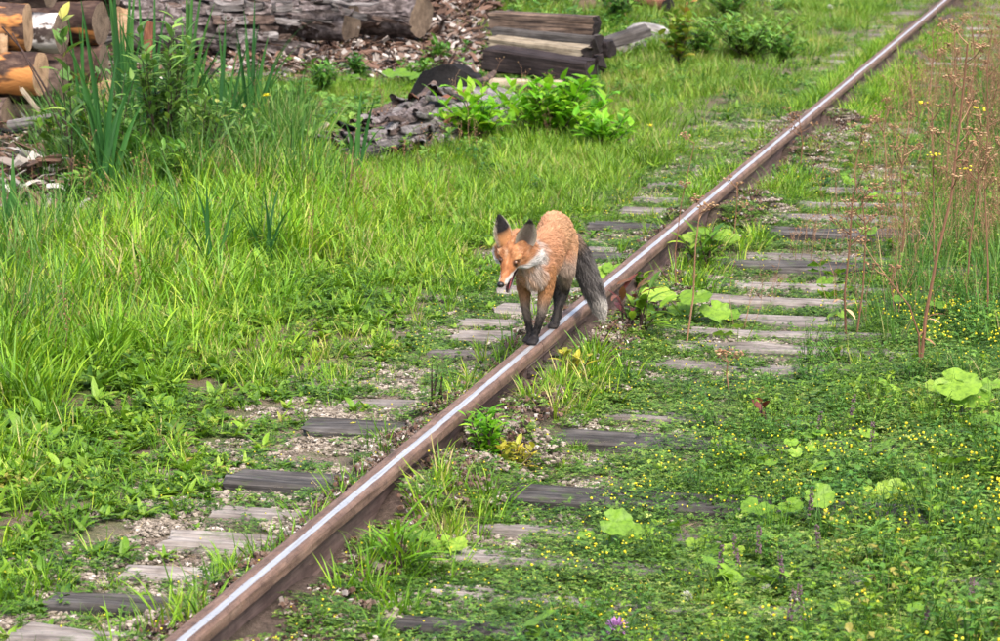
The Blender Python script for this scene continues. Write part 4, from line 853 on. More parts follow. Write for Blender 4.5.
# ------------------------------------------------------------------ ground cover (uncountable): instanced tufts, mats, gravel, chips
def proto(kind, meshes):
    c = bpy.data.collections.new('source_' + kind)
    for i, me in enumerate(meshes): c.objects.link(bpy.data.objects.new(f'{kind}_{i:02d}', me))
    return c, len(meshes)
def scatter(name, pr, P, scl, label, cat, tilt=.12, rnd=None, rz=None):
    c, k = pr; n = len(P); me = bpy.data.meshes.new(name); me.vertices.add(n); me.vertices.foreach_set('co', np.asarray(P, np.float32).ravel())
    rot = np.stack([RNG.normal(0, tilt, n), RNG.normal(0, tilt, n), RNG.uniform(0, 2 * np.pi, n)], -1).astype(np.float32)
    me.attributes.new('rot', 'FLOAT_VECTOR', 'POINT').data.foreach_set('vector', rot.ravel())
    me.attributes.new('scl', 'FLOAT', 'POINT').data.foreach_set('value', np.asarray(scl, np.float32))
    me.attributes.new('idx', 'INT', 'POINT').data.foreach_set('value', RNG.integers(0, k, n).astype(np.int32))
    o = link(name, me); tag(o, label, cat, kind='stuff')
    g = bpy.data.node_groups.new(name, 'GeometryNodeTree'); g.interface.new_socket('Geometry', in_out='INPUT', socket_type='NodeSocketGeometry'); g.interface.new_socket('Geometry', in_out='OUTPUT', socket_type='NodeSocketGeometry')
    a = g.nodes.new('NodeGroupInput'); z = g.nodes.new('NodeGroupOutput'); ip = g.nodes.new('GeometryNodeInstanceOnPoints'); ci = g.nodes.new('GeometryNodeCollectionInfo')
    ci.inputs[0].default_value = c; ci.inputs[1].default_value = True; ci.inputs[2].default_value = True; ip.inputs['Pick Instance'].default_value = True
    def na(nm, t):
        x = g.nodes.new('GeometryNodeInputNamedAttribute'); x.data_type = t; x.inputs[0].default_value = nm; return x.outputs[0]
    L = g.links.new
    L(a.outputs[0], ip.inputs['Points']); L(ci.outputs[0], ip.inputs['Instance']); L(na('idx', 'INT'), ip.inputs['Instance Index'])
    e2r = g.nodes.new('FunctionNodeEulerToRotation'); L(na('rot', 'FLOAT_VECTOR'), e2r.inputs[0]); L(e2r.outputs[0], ip.inputs['Rotation']); L(na('scl', 'FLOAT'), ip.inputs['Scale']); L(ip.outputs[0], z.inputs[0])
    md = o.modifiers.new('scatter', 'NODES'); md.node_group = g
    return o

def grass_tuft(n, Lr, Wr, spread, el=(.9, 1.5), bend=(-.3, 1.0), mats='grass_lush', dry=.04, nseg=4, mean=.5):
    mb = MB()
    for _ in range(n):
        a = rv(0, 6.28); r = spread * math.sqrt(rv(0, 1)); e0 = rv(*el); L = rv(*Lr)
        cr = 1.0 if rv(0, 1) < dry else min(.85, max(0, random.gauss(mean, .2)))
        blade(mb, (r * math.cos(a), r * math.sin(a), -.01), a + rv(-1.2, 1.2), e0, max(-.9, e0 - rv(.2, 1.6) if bend is None else rv(*bend)), L, rv(*Wr), nseg, (cr, 0, rv(0, 1)))
    return mb.mesh('tuft', mats)
def weed_rosette(n, Lr, Wr, prof='lance', mats='weed', el=(.15, 1.1), mean=.5, sp=.012):
    mb = MB()
    for _ in range(n):
        a = rv(0, 6.28); e = rv(*el); cr = 1.0 if rv(0, 1) < .008 else min(.82, max(0, random.gauss(mean, .22))); L = rv(*Lr); b = (rv(-sp, sp), rv(-sp, sp), rv(0, .02))
        leaf(mb, b, a, e, e - rv(.3, 1.1), L, rv(*Wr), prof, 5, rv(.1, .4), rv(-.4, .4), (cr, 0, rv(0, 1)))
    return mb.mesh('rosette', mats)
def bushy(n, h, spread, Lr, Wr, mats='weed', mean=.5, prof='ovate', stems=5, seg=3):
    """A leafy weed with upright stems and paired leaves."""
    mb = MB()
    for s in range(stems):
        a = rv(0, 6.28); top = np.array([spread * math.cos(a) * rv(.3, 1), spread * math.sin(a) * rv(.3, 1), h * rv(.6, 1)]); base = top * (.25, .25, 0)
        tube(mb, [base, base * .5 + top * .5 + (0, 0, .01), top], [.002, .0016, .001], 4, (.3, 0, .4), cap=False)
        for k in range(max(2, n // stems)):
            t = rv(.2, 1); p = base + (top - base) * t; cr = min(.9, max(0, random.gauss(mean, .2))); leaf(mb, p, rv(0, 6.28), rv(.0, .8), rv(-.8, .1), rv(*Lr), rv(*Wr), prof, seg, rv(.1, .3), 0, (cr, 0, rv(0, 1)))
    return mb.mesh('leafy_weed', mats)
def medick_mat(n, rad, fl=0, zr=(.004, .020), size=(.007, .013), flw=.0045):
    """Small three-part leaves held flat, with a few tiny flower heads."""
    mb = MB()
    for _ in range(n):
        a = rv(0, 6.28); r = rad * math.sqrt(rv(0, 1)); p = np.array([r * math.cos(a), r * math.sin(a), rv(*zr)]); a0 = rv(0, 6.28); c = (min(1, max(0, random.gauss(.45, .22))), 0, rv(0, 1)); L = rv(*size)
        for k in range(3): leaf(mb, p, a0 + k * 2.09, rv(.0, .5), rv(-.5, .2), L, L * .8, 'spat', 2, .15, 0, c)
    for _ in range(fl):
        a = rv(0, 6.28); r = rad * math.sqrt(rv(0, 1)); p = (r * math.cos(a), r * math.sin(a), zr[1] + rv(.004, .03)); ball(mb, p, flw * rv(.75, 1.2), lc(), 1, 5, 4, .9)
    return mb.mesh('medick', ['medick', 'petal_yellow'])
def gravel(n, rad, size=(.004, .012)):
    mb = MB()
    for _ in range(n):
        a = rv(0, 6.28); r = rad * math.sqrt(rv(0, 1)); s = rv(*size) * (1.5 if rv(0, 1) < .08 else 1); o = len(mb.v); ball(mb, (r * math.cos(a), r * math.sin(a), s * .2), s, lc(min(1, max(0, random.gauss(.55, .22)))), 0, 5, 3, .6)
        for i in range(o, len(mb.v)): q = mb.v[i]; mb.v[i] = (q[0] + rv(-.3, .3) * s, q[1] + rv(-.3, .3) * s, q[2] + rv(-.15, .15) * s)
    return mb.mesh('gravel', 'pebble')
def chips(n, rad, Lr=(.03, .14), mean=.45, h=.06):
    mb = MB()
    for _ in range(n):
        a = rv(0, 6.28); r = rad * math.sqrt(rv(0, 1)); L = rv(*Lr); W = L * rv(.15, .45); T = rv(.004, .012); c = lc(min(1, max(0, random.gauss(mean, .27)))); M = (Matrix.Rotation(rv(0, 6.28), 3, 'Z') @ Matrix.Rotation(rv(-.5, .5), 3, 'Y') @ Matrix.Rotation(rv(-.6, .6), 3, 'X')); o = Vector((r * math.cos(a), r * math.sin(a), rv(0, h))); v = []
        for x in (-.5, 0, .5):
            for (yy, zz) in ((-.5, 0), (.5, 0), (.5, 1), (-.5, 1)): v.append(o + M @ Vector((x * L + rv(-.1, .1) * L, yy * W * rv(.6, 1.1), zz * T + (.1 * L if x == 0 else 0))))
        f = [(3, 2, 1, 0), (8, 9, 10, 11)] + [(i * 4 + k, i * 4 + (k + 1) % 4, (i + 1) * 4 + (k + 1) % 4, (i + 1) * 4 + k) for i in (0, 1) for k in range(4)]
        mb.add(v, f, c)
    return mb.mesh('chips', 'bark_chip')

# candidate points over the ground the photo could see, with a margin on every side
def cand(n, xr, yr):
    x = RNG.uniform(*xr, n); y = RNG.uniform(*yr, n); z = hgt(x, y); px, py, _ = PR(np.stack([x, y, z], -1))
    k = (px > -300) & (px < 1300) & (py < 900) & (py > -70); return x[k], y[k], z[k], px[k], py[k]
def onsleeper(x, y, pad=0.0):
    m = np.zeros(len(x), bool)
    for (sy, W, x0) in SLEEP: m |= (np.abs(y - sy) < W / 2 + pad) & (x > x0 - pad)
    return m
def pts(x, y, z, k): return np.stack([x[k], y[k], z[k]], -1)
def layer(name, pr, dens, xr, yr, prob, scl, label, cat, zo=0., tilt=.12):
    n = int(dens * (xr[1] - xr[0]) * (yr[1] - yr[0])); x, y, z, px, py = cand(n, xr, yr); p = prob(x, y, px, py); k = (RNG.random(len(x)) < p) & (np.abs(x) > .085)
    s = scl(x, y, px, py); s = np.broadcast_to(s, x.shape)[k] * RNG.uniform(.7, 1.25, k.sum()); P = pts(x, y, z, k); P[:, 2] += zo
    print(name, k.sum()); return scatter(name, pr, P, s, label, cat, tilt)
def box(px, py, x0, x1, y0, y1, s=20): return sstep(x0 - s, x0 + s, px) * sstep(x1 + s, x1 - s, px) * sstep(y0 - s, y0 + s, py) * sstep(y1 + s, y1 - s, py)

COVER = lambda x, y: np.where((x < 0) & (y < 3.3), 0, sstep(.47, .58, fbm(x * 1.8 + 21, y * 1.8 + 64, 3) + .08 * sstep(3, 6, y)))
LITTER = lambda px, py: np.maximum(box(px, py, 175, 480, -80, 78, 12), box(px, py, -400, 150, -100, 170, 20))
FOOT = lambda px, py: box(px, py, -60, 70, 110, 215, 18)

LOW = lambda px, py: np.maximum.reduce([box(px, py, 335, 495, 80, 190, 12), box(px, py, 150, 480, 60, 128, 15), box(px, py, 480, 640, 75, 112, 10), box(px, py, -40, 110, 150, 245, 20)])
# ballast
PG = proto('gravel', [gravel(60, .07, (.003, .009)) for _ in range(5)])
layer('gravel', PG, 190, (-1.0, 1.6), (-4.6, 9), lambda x, y, px, py: np.where(onsleeper(x, y, .05), .03, 1) * sstep(-1.0, -.5, x) * sstep(1.6, 1.0, x) * (.25 + .75 * (fbm(x * 1.6 + 4, y * 1.6, 2) > .42)), lambda *a: 1.0, 'pale beige ballast gravel between the sleepers', 'gravel', .004, .02)
# creeping medick on the track bed
PM0 = proto('mat_small', [medick_mat(34, .055, f, flw=.0036) for f in (0, 0, 1, 0, 0, 1)])
bare = lambda x, y: sstep(.40, .56, fbm(x * 2.1 + 31, y * 2.1 + 8, 3))
GAPS = [(1.0, .62), (-.62, -.75), (-1.2, -.45), (-2.35, -.65), (-1.55, .42), (-2.2, .33)]   # gravel patches left open: (y, x)
def openp(x, y):
    o = np.zeros(len(x))
    for (gy, gx) in GAPS: o = np.maximum(o, np.exp(-(((x - gx) / .28) ** 2 + ((y - gy) / .22) ** 2)))
    return 1 - .93 * sstep(.35, .75, o)
layer('creeping_medick_mat', PM0, 400, (-1.0, 1.3), (-4.6, 12), lambda x, y, px, py: np.where(onsleeper(x, y, .004), .12 + .8 * COVER(x, y), 1) * (.35 + .65 * bare(x, y)) * openp(x, y) * sstep(-1.0, -.6, x), lambda *a: 1.0, 'low creeping small-leaved weeds over the track bed', 'weeds')
# dense flowering medick right of the sleepers
PM1 = proto('mat_dense', [medick_mat(64, .09, f, (.006, .055), (.006, .014), .0034) for f in (0, 0, 0, 1, 0, 0)])
PM2 = proto('mat_flower', [medick_mat(50, .08, f, (.01, .06), (.006, .013), .0032) for f in (2, 4, 3, 4)])
right = lambda x, y: sstep(.72, 1.15, x + .25 * sstep(.6, -.4, y) + .35 * (fbm(x * 1.5, y * 1.5 + 70, 2) - .5) + .10 * sstep(-1.2, -3, y))
layer('yellow_flowering_medick', PM1, 330, (.45, 4.5), (-4.6, 4.5), lambda x, y, px, py: right(x, y) * (.3 + .6 * sstep(4.5, 1.5, y)) * (.35 + .65 * sstep(.32, .5, fbm(x * 2.4 + 14, y * 2.4, 3))), lambda x, y, px, py: .95 + .6 * sstep(.9, 1.8, x) * fbm(x * 2, y * 2 + 4, 2), 'dense mat of small weeds dotted with tiny yellow flowers', 'weeds')
PMh = proto('herb', [bushy(40, h, .09, (.018, .045), (.008, .02), mt, m, 'ovate', 7) for h, mt, m in ((.12, 'weed', .35), (.18, 'weed', .55), (.15, 'shrub_green', .4), (.20, 'shrub_green', .65), (.10, 'medick', .8), (.16, 'weed', .75))])
layer('mixed_herbs', PMh, 150, (.75, 4.5), (-4.6, 9), lambda x, y, px, py: right(x, y) * (.06 + .16 * sstep(.9, 1.4, x) + .78 * sstep(.47, .60, fbm(x * 2.6 + 44, y * 2.6 + 31, 3))), lambda x, y, px, py: .55 + .35 * sstep(1.0, 2, x) + .3 * fbm(x * 1.5, y * 1.5 + 9, 2), 'mixed green herbs standing above the flowering mat', 'herbs')
layer('railside_weeds', PM0, 420, (.085, .42), (-4.6, 7), lambda x, y, px, py: sstep(.38, .52, fbm(x * 3 + 71, y * 3 + 2, 3)) + 0 * x, lambda *a: 1.0, 'small creeping weeds on the dirt along the rail', 'weeds')
layer('dirt_crumbs', proto('crumb', [chips(60, .055, (.004, .015), .5, .010) for _ in range(3)]), 420, (-.2, .22), (-4.6, 9), lambda x, y, px, py: .6 + 0 * x, lambda *a: 1.0, 'dark dirt and dry leaf crumbs along the rail', 'litter', .0, .2)
layer('flower_dotted_medick', PM2, 95, (.5, 4.5), (-4.6, 3.0), lambda x, y, px, py: right(x, y) * sstep(.50, .62, fbm(x * 1.7 + 88, y * 1.7 + 12, 3)), lambda x, y, px, py: .95 + .3 * sstep(.9, 1.8, x), 'clusters of tiny yellow flowers on the creeping weeds', 'flowers')
def small_rounds(n, rad):
    mb = MB()
    for _ in range(n):
        a = rv(0, 6.28); r = rad * math.sqrt(rv(0, 1)); o = len(mb.v); z = rv(.03, .09); M = Matrix.Rotation(rv(0, 6.28), 3, 'Z') @ Matrix.Rotation(rv(.1, .7), 3, 'Y'); roundleaf(mb, rv(.018, .04), rv(.1, .3), 7, (rv(.2, .95), 0, rv(.2, .8)), 0, M, 12)
        for i in range(o, len(mb.v)): q = mb.v[i]; mb.v[i] = (q[0] + r * math.cos(a), q[1] + r * math.sin(a), q[2] + z)
        tube(mb, [(r * .5 * math.cos(a), r * .5 * math.sin(a), 0), (r * math.cos(a), r * math.sin(a), z)], .0015, 4, (.5, 0, .5), 0, False)
    return mb.mesh('rounds', 'bigleaf')
layer('small_round_leaves', proto('rounds', [small_rounds(k, .10) for k in (3, 4, 2, 5)]), 34, (.25, 4), (-4.6, 9), lambda x, y, px, py: (.08 + .92 * sstep(.5, .62, fbm(x * 1.6 + 7, y * 1.6 + 120, 3))) * np.where(onsleeper(x, y, .02) & (x < .8), .1, 1) * (.25 + .75 * sstep(.6, 1.0, x)), lambda *a: 1.0, 'light green small round leaves among the weeds right of the rail', 'weeds')
# leafy weeds left of the sleepers
PW = proto('leafy', [weed_rosette(11, (.06, .14), (.022, .042), 'lance', 'weed', mean=m) for m in (.45, .6, .75)] + [weed_rosette(9, (.04, .08), (.022, .036), 'ovate', 'weed', mean=m) for m in (.4, .6)] + [bushy(26, .10, .06, (.02, .045), (.010, .02), 'weed', m) for m in (.4, .55, .7)])
leftw = lambda x, y: sstep(-.42, -.85, x + .3 * (fbm(x * 1.7 + 50, y * 1.7, 2) - .5)) * sstep(-4.2, -2.0, x)
layer('broad_leaved_weeds', PW, 420, (-3.4, -.3), (-4.8, 4.5), lambda x, y, px, py: leftw(x, y) * openp(x, y) * np.where(onsleeper(x, y, .03) & (x > -.62), .05, 1) * (.30 + .70 * sstep(.36, .52, fbm(x * 2.6, y * 2.6 + 20, 3))), lambda x, y, px, py: .5 + .4 * sstep(-.7, -1.8, x), 'bright broad-leaved weeds spreading from the sleepers\' ends', 'weeds')
BED = lambda x, y: sstep(-.72, -.6, x) * sstep(1.05, .85, x)
layer('weed_seedlings', PW, 110, (-.75, 1.5), (-4.6, 14), lambda x, y, px, py: np.where(onsleeper(x, y, .01), .10 + .7 * COVER(x, y), 1) * (.2 + .8 * sstep(.5, .62, fbm(x * 2.6 + 9, y * 2.6 + 50, 3))) * openp(x, y), lambda x, y, px, py: .62 - .34 * BED(x, y), 'small leafy seedlings between the sleepers', 'weeds')
# short grass in the bed and right
PGs = proto('short', [grass_tuft(16, (.05, .13), (.003, .005), .03, mats='grass_lush', mean=m) for m in (.4, .55, .7)])
layer('left_short_grass', PGs, 150, (-3.5, -.5), (-4.6, 4), lambda x, y, px, py: sstep(-.72, -1.1, x) * openp(x, y) * (.15 + .85 * sstep(.42, .58, fbm(x * 1.9 + 13, y * 1.9 + 190, 3))), lambda x, y, px, py: 1.1 + .5 * sstep(-1, -2, x), 'fresh grass tufts mixed into the weeds left of the track', 'grass')
layer('short_grass', PGs, 130, (-2.4, 3), (-4.6, 8), lambda x, y, px, py: np.where(onsleeper(x, y, .01), .06 + .5 * COVER(x, y), 1) * openp(x, y) * (.12 + .88 * sstep(.5, .66, fbm(x * 1.9 + 3, y * 1.9 + 90, 3))), lambda x, y, px, py: .95 - .5 * BED(x, y), 'short tufts of fresh grass along the track', 'grass')
layer('railside_grass', PGs, 260, (-.30, .34), (-4.6, 16), lambda x, y, px, py: np.where(onsleeper(x, y, .0), .2, 1) * np.where((x < 0) & (y < 3), .4, 1) * sstep(.40, .56, fbm(x * 1.3 + 40, y * 1.3 + 10, 2)) * sstep(.10, .13, np.abs(x)), lambda *a: 1.15, 'grass tufts growing against the rail', 'grass')
# lush grass left
PL = proto('lush', [grass_tuft(20, (.12, .32), (.005, .011), .07, (.9, 1.5), (-.7, 1.0), 'grass_lush', .03, 5, m) for m in (.35, .5, .62, .75)])
lush = lambda x, y: sstep(-.75, -1.35, x + .5 * (fbm(x * 1.1 + 5, y * 1.1, 2) - .5) + .10 + .5 * sstep(3.0, -.6, y)) * sstep(-7, -4, x)
layer('lush_grass', PL, 150, (-6.5, -.6), (-4.6, 12), lambda x, y, px, py: lush(x, y) * (1 - .85 * LITTER(px, py)) * (.3 + .7 * sstep(.3, .5, fbm(x * 1.4 + 60, y * 1.4, 2))) * (.35 + .65 * sstep(-2.6, -1.2, y)), lambda x, y, px, py: (.55 + .45 * sstep(-1.0, -2.2, x)) * (1 - .45 * sstep(3.5, 8, y)) * (1 - .5 * LOW(px, py)), 'lush bright green grass left of the track', 'grass')
PD = proto('deep', [grass_tuft(24, (.22, .50), (.004, .009), .07, (1.1, 1.55), (-.2, 1.3), 'grass_deep', .06, 5, m) for m in (.4, .55, .7)])
layer('tall_grass_by_logs', PD, 60, (-6, -2), (4.2, 8.0), lambda x, y, px, py: box(px, py, 45, 310, 128, 215, 14), lambda x, y, px, py: 1.0, 'tall dull grass in front of the logs and reeds', 'grass')
layer('tall_grass', PD, 55, (-7.5, -1.4), (-3.5, 10.5), lambda x, y, px, py: sstep(-1.6, -2.6, x) * (1 - .9 * LITTER(px, py)) * (1 - .93 * LOW(px, py)) * (.3 + .7 * sstep(280, 140, px)) * (.15 + .85 * sstep(.42, .6, fbm(x * .9 + 22, y * .9 + 14, 2))), lambda x, y, px, py: .9 * (1 - .3 * sstep(3.5, 7, y)), 'taller dull green grass clumps below the log pile', 'grass')
# far grass
PF = proto('far', [grass_tuft(34, (.07, .18), (.005, .009), .10, (.8, 1.5), (-.4, 1.0), 'grass_far', .06, 3, m) for m in (.4, .5, .6, .7)])
layer('far_grass', PF, 62, (-13, 6.5), (4.0, 23.5), lambda x, y, px, py: np.where(onsleeper(x, y, .02) & (x < 1.0), .25 + .7 * COVER(x, y), 1) * (1 - .88 * LITTER(px, py)) * (.25 + .75 * sstep(.33, .5, fbm(x * 1.2 + 2, y * 1.2 + 77, 3))) * np.where((x > -.6) & (x < 1.0), .6 + .35 * sstep(5, 9, y), 1), lambda x, y, px, py: (.85 + .2 * sstep(1.2, 2.4, np.abs(x))) * (1 - .35 * LOW(px, py)) * (1 - .4 * BED(x, y)), 'grass covering the ground farther along the track', 'grass')
PFw = proto('farweed', [bushy(30, .13, .10, (.03, .06), (.016, .03), 'shrub_green', m) for m in (.4, .6, .8)])
layer('far_weeds', PFw, 16, (-12, 5), (5.0, 23), lambda x, y, px, py: (1 - .8 * LITTER(px, py)) * np.where(onsleeper(x, y, .02) & (np.abs(x) < 1.1), .1, 1) * sstep(.42, .58, fbm(x * .9 + 12, y * .9 + 7, 2)), lambda x, y, px, py: .6 + .7 * sstep(1, 3, np.abs(x)), 'low leafy weeds among the far grass', 'weeds')
# rough grass and dead stems on the right
PRg = proto('rough', [grass_tuft(20, (.15, .42), (.003, .006), .07, (1.1, 1.55), (.1, 1.4), 'grass_deep', .10, 5, m) for m in (.5, .65)])
layer('rough_grass', PRg, 85, (.7, 5.5), (-4.6, 16), lambda x, y, px, py: sstep(.9, 1.6, x + .25 * sstep(2, 6, y)) * (.32 + .6 * sstep(-1.0, 2.0, y)) * (.2 + .8 * sstep(.35, .55, fbm(x * 1.3 + 33, y * 1.3, 2))), lambda x, y, px, py: .5 + .3 * sstep(-1, 1.5, y), 'rough thin grass among the dead stems', 'grass')
def dead_stems(n, h):
    mb = MB()
    for _ in range(n):
        a = rv(0, 6.28); p = np.array([rv(-.06, .06), rv(-.06, .06), 0]); L = h * rv(.5, 1); t = p + np.array([.18 * L * math.cos(a), .18 * L * math.sin(a), L]); tube(mb, [p, p * .5 + t * .5 + (rv(-.025, .025), rv(-.025, .025), 0), t], [.0016, .0013, .0008], 4, lc(), 0, False)
        for k in range(int(7 * rv(.5, 1))): q = p + (t - p) * rv(.55, 1); e = q + np.array([rv(-.035, .035), rv(-.035, .035), rv(.01, .05)]); tube(mb, [q, e], [.0009, .0006], 3, lc(), 0, False); ball(mb, e, rv(.003, .006), lc(), 1, 5, 3, .7)
    return mb.mesh('dead_stems', ['dry_stem', 'dry_head'])
PS = proto('dead', [dead_stems(4, h) for h in (.28, .38, .48, .32)])
layer('dead_weed_stems', PS, 60, (.45, 5), (.6, 16), lambda x, y, px, py: (.28 + .72 * sstep(.8, 1.5, x)) * sstep(.8, 2.5, y) * sstep(.40, .55, fbm(x * 1.2 + 3, y * 1.2 + 50, 2)), lambda x, y, px, py: .85 + .3 * sstep(4, 9, y), 'thin brown dead weed stems along the right of the track', 'weeds', 0, .1)
PSd = proto('seeding', [dead_stems(3, h) for h in (.35, .5, .42)])
layer('seeding_grass', PSd, 5, (-6, -1.2), (-2, 9), lambda x, y, px, py: sstep(-1.2, -2.2, x) * (1 - LITTER(px, py)) * .7, lambda *a: .8, 'a few thin seeding stems in the left grass', 'grass', 0, .12)
# straw and litter
PSt = proto('straw', [grass_tuft(5, (.06, .16), (.002, .0035), .08, (.0, .12), (-.1, .1), 'grass_dry', 0, 3, .5) for _ in range(3)])
layer('straw_litter', PSt, 45, (-3, 2.5), (-4.6, 8), lambda x, y, px, py: .6 + 0 * x, lambda *a: 1.0, 'scattered dry straw on the ground', 'straw', .012, .05)
# bark litter by the logs
PC = proto('chips', [chips(34, .2, mean=m) for m in (.35, .5, .6, .75)])
layer('bark_litter', PC, 75, (-13, -1.5), (5.0, 22), lambda x, y, px, py: np.maximum(LITTER(px, py), .9 * FOOT(px, py)), lambda x, y, px, py: 1.0 + .5 * sstep(12, 18, y), 'brown and grey bark chips littering the ground by the trunks', 'litter', 0, .25)
layer('bark_litter_near', proto('chipsn', [chips(26, .18, (.04, .2), .6, .12) for _ in range(3)]), 30, (-6, -2.6), (2.5, 6.8), lambda x, y, px, py: FOOT(px, py), lambda *a: 1.0, 'splintered grey wood litter at the foot of the log pile', 'litter', 0, .3)

# ------------------------------------------------------------------ plants one can pick out
def base(px, py):
    p = G(px, py); p[2] = H(p); return p, PR(p)[2]
def reed_clump(px, py, blades, label, mat='reed', W=.027):
    """blades: list of (dx px, dy px, bend) tips relative to the base, dy upward."""
    b, s = base(px, py); root = empty('reed_clump', b, label, 'reeds', 'clumps of broad-bladed reeds')
    if py < 210 and px < 300: blades = [(dx, dy * 1.22, b_) for dx, dy, b_ in blades] + [(dx + rv(-16, 16), dy * rv(.8, 1.1), b_ + rv(-.4, .4)) for dx, dy, b_ in blades]
    for (dx, dy, bend) in blades:
        tip = VR * (dx / s) + np.array([0, 0, dy / s]) + np.array([0, rv(-.08, .08), 0]); mid = tip * .5 + np.array([0, 0, .10 + .45 * abs(bend)]) * np.linalg.norm(tip) * .5 - VR * dx / s * (.15 + .15 * abs(bend)) + np.array([0, rv(-.05, .05), 0])
        mb = MB(); n = 12; v = []; w0 = W * rv(.75, 1.25); side = VR * math.cos(bend) + np.array([-VR[1], VR[0], 0]) * math.sin(bend); o0 = np.array([rv(-.03, .03), rv(-.03, .03), -.01])
        for i in range(n + 1):
            t = i / n; p = o0 + 2 * t * (1 - t) * mid + t * t * tip; wd = w0 * .5 * (.7 + .6 * t if t < .45 else max(.01, (1 - t) / .55) ** .8 * .97); nn = np.cross(side, tip / np.linalg.norm(tip)) * wd * .45
            v += [p - side * wd + nn, p.copy(), p + side * wd + nn]
        f = [q for i in range(n) for q in ((3 * i, 3 * i + 1, 3 * i + 4, 3 * i + 3), (3 * i + 1, 3 * i + 2, 3 * i + 5, 3 * i + 4))]
        mb.add(v, f, (rv(.1, .9), 0, rv(.2, .8))); mb.build('blade', mat, root, True)
reed_clump(252, 150, [(-6, 118, .2), (2, 128, -.3), (10, 105, .5), (18, 96, .3), (-14, 92, -.5), (26, 84, .4), (40, 98, .9), (34, 60, .8), (-30, 70, -.6), (-4, 80, .1), (62, 108, 1.1)], 'dark green reed clump in front of the bark litter, beside the yellow flower')
reed_clump(186, 158, [(6, 170, .2), (14, 182, -.2), (-8, 120, .4), (34, 130, .6), (40, 84, .9), (52, 66, 1.0), (-20, 110, -.5), (20, 96, .3), (60, 110, .9)], 'tall reed clump rising past the huge grey trunk')
reed_clump(128, 160, [(-14, 168, -.2), (-4, 175, .1), (8, 160, .3), (16, 150, .4), (-24, 140, -.5), (2, 120, .0), (30, 126, .7), (-34, 100, -.8)], 'tall reed clump in front of the log pile\'s leaning slab')
reed_clump(106, 205, [(-43, 136, -.7), (-22, 172, -.4), (14, 122, .5), (34, 110, .9), (0, 100, .0), (-52, 92, -1.0)], 'reed clump with two broad blades crossing before the pale split slabs', W=.040)
reed_clump(356, 182, [(6, 92, .2), (18, 84, .4), (-12, 60, -.4), (26, 54, .7), (-24, 44, -.8)], 'small reed clump growing beside the rotten log')
reed_clump(298, 250, [(-8, 60, -.2), (4, 64, .2), (-16, 48, -.6), (10, 40, .4)], 'lime green blades standing up from the lush grass', 'shrub_bright', .018)
reed_clump(10, 262, [(-8, 110, -.3), (0, 118, .2), (14, 92, .6), (30, 78, .9), (-16, 72, -.5)], 'broad blades at the picture\'s edge below the wood scraps', W=.032)
reed_clump(212, 285, [(-22, 96, -.5), (4, 104, .1), (24, 92, .7), (-38, 70, -.8), (36, 64, .9)], 'tall blades in the middle of the left grass', W=.02)
reed_clump(266, 268, [(-6, 84, -.2), (14, 88, .4), (30, 66, .8), (-26, 64, -.7)], 'blades just left of the lime green ones', W=.018)

def sapling(px, py, hpx, nst, Lr, Wr, mat, label, name='sapling', cat='sapling', spread=.16, prof='lance', nleaf=16, group=None, el=(.2, 1.0), hvar=.7):
    b, s = base(px, py); h = hpx / s; root = empty(name, b, label, cat, group); st = MB(); fo = MB()
    for k in range(nst):
        a = rv(0, 6.28); r = spread * rv(.2, 1) * h; hh = h * rv(hvar, 1); top = np.array([r * math.cos(a), r * math.sin(a), hh]); p0 = np.array([rv(-.02, .02), rv(-.02, .02), -.01]); bow = np.array([rv(-.03, .03), rv(-.03, .03), 0]) * h
        P = [p0 + (top - p0) * t + bow * 4 * t * (1 - t) for t in np.linspace(0, 1, 6)]; tube(st, P, [.005, .0045, .004, .003, .0022, .0012], 5, lc(), 0, False)
        for i in range(nleaf):
            t = .18 + .82 * (i + rv(0, 1)) / nleaf; q = P[min(4, int(t * 5))] * (1 - (t * 5 % 1)) + P[min(5, int(t * 5) + 1)] * (t * 5 % 1) if t < 1 else P[5]
            e = rv(*el); leaf(fo, q, i * 2.4 + rv(-.4, .4), e, e - rv(.3, .9), rv(*Lr), rv(*Wr), prof, 4, rv(.15, .35), rv(-.4, .4), (min(1, max(0, random.gauss(.5, .25))), 0, rv(0, 1)))
    st.build('stem', 'twig', root); fo.build('foliage', mat, root)
    return root
sapling(162, 190, 165, 20, (.08, .14), (.022, .036), 'willow', 'leafy young willow between the two tall reed clumps', cat='willow', spread=.25, nleaf=26)
sapling(72, 200, 196, 2, (.10, .16), (.045, .065), 'willow', 'sapling with broad grey-green leaves before the birch log', spread=.05, nleaf=12, prof='ovate', hvar=.9)
sapling(205, 190, 96, 14, (.06, .11), (.02, .03), 'willow', 'low leafy willow shoot at the foot of the tall reeds', cat='willow', spread=.3, nleaf=16)
sapling(96, 190, 88, 12, (.07, .12), (.03, .05), 'weed', 'leafy weed shading the bottom logs', 'leafy_weed', 'weed', spread=.35, nleaf=10, prof='ovate')
sapling(60, 180, 80, 8, (.07, .12), (.03, .05), 'weed', 'dark leafy weed beside the broken stake', 'leafy_weed', 'weed', spread=.35, nleaf=9, prof='ovate')
SB = 'leafy shrubs by the timber stack'
sapling(552, 136, 64, 46, (.10, .17), (.036, .058), 'shrub_bright', 'bright lime shrub in front of the timber stack', 'shrub', 'shrub', 1.05, 'ovate', 11, SB, hvar=.5)
sapling(480, 142, 56, 24, (.10, .17), (.035, .055), 'shrub_bright', 'lower lime green leaves between rotten log and lime shrub', 'shrub', 'shrub', .9, 'ovate', 8, SB, hvar=.4)
sapling(604, 146, 40, 22, (.09, .15), (.03, .05), 'shrub_bright', 'low lime leaves trailing from the lime shrub toward the track', 'shrub', 'shrub', .9, 'ovate', 7, SB, hvar=.4)
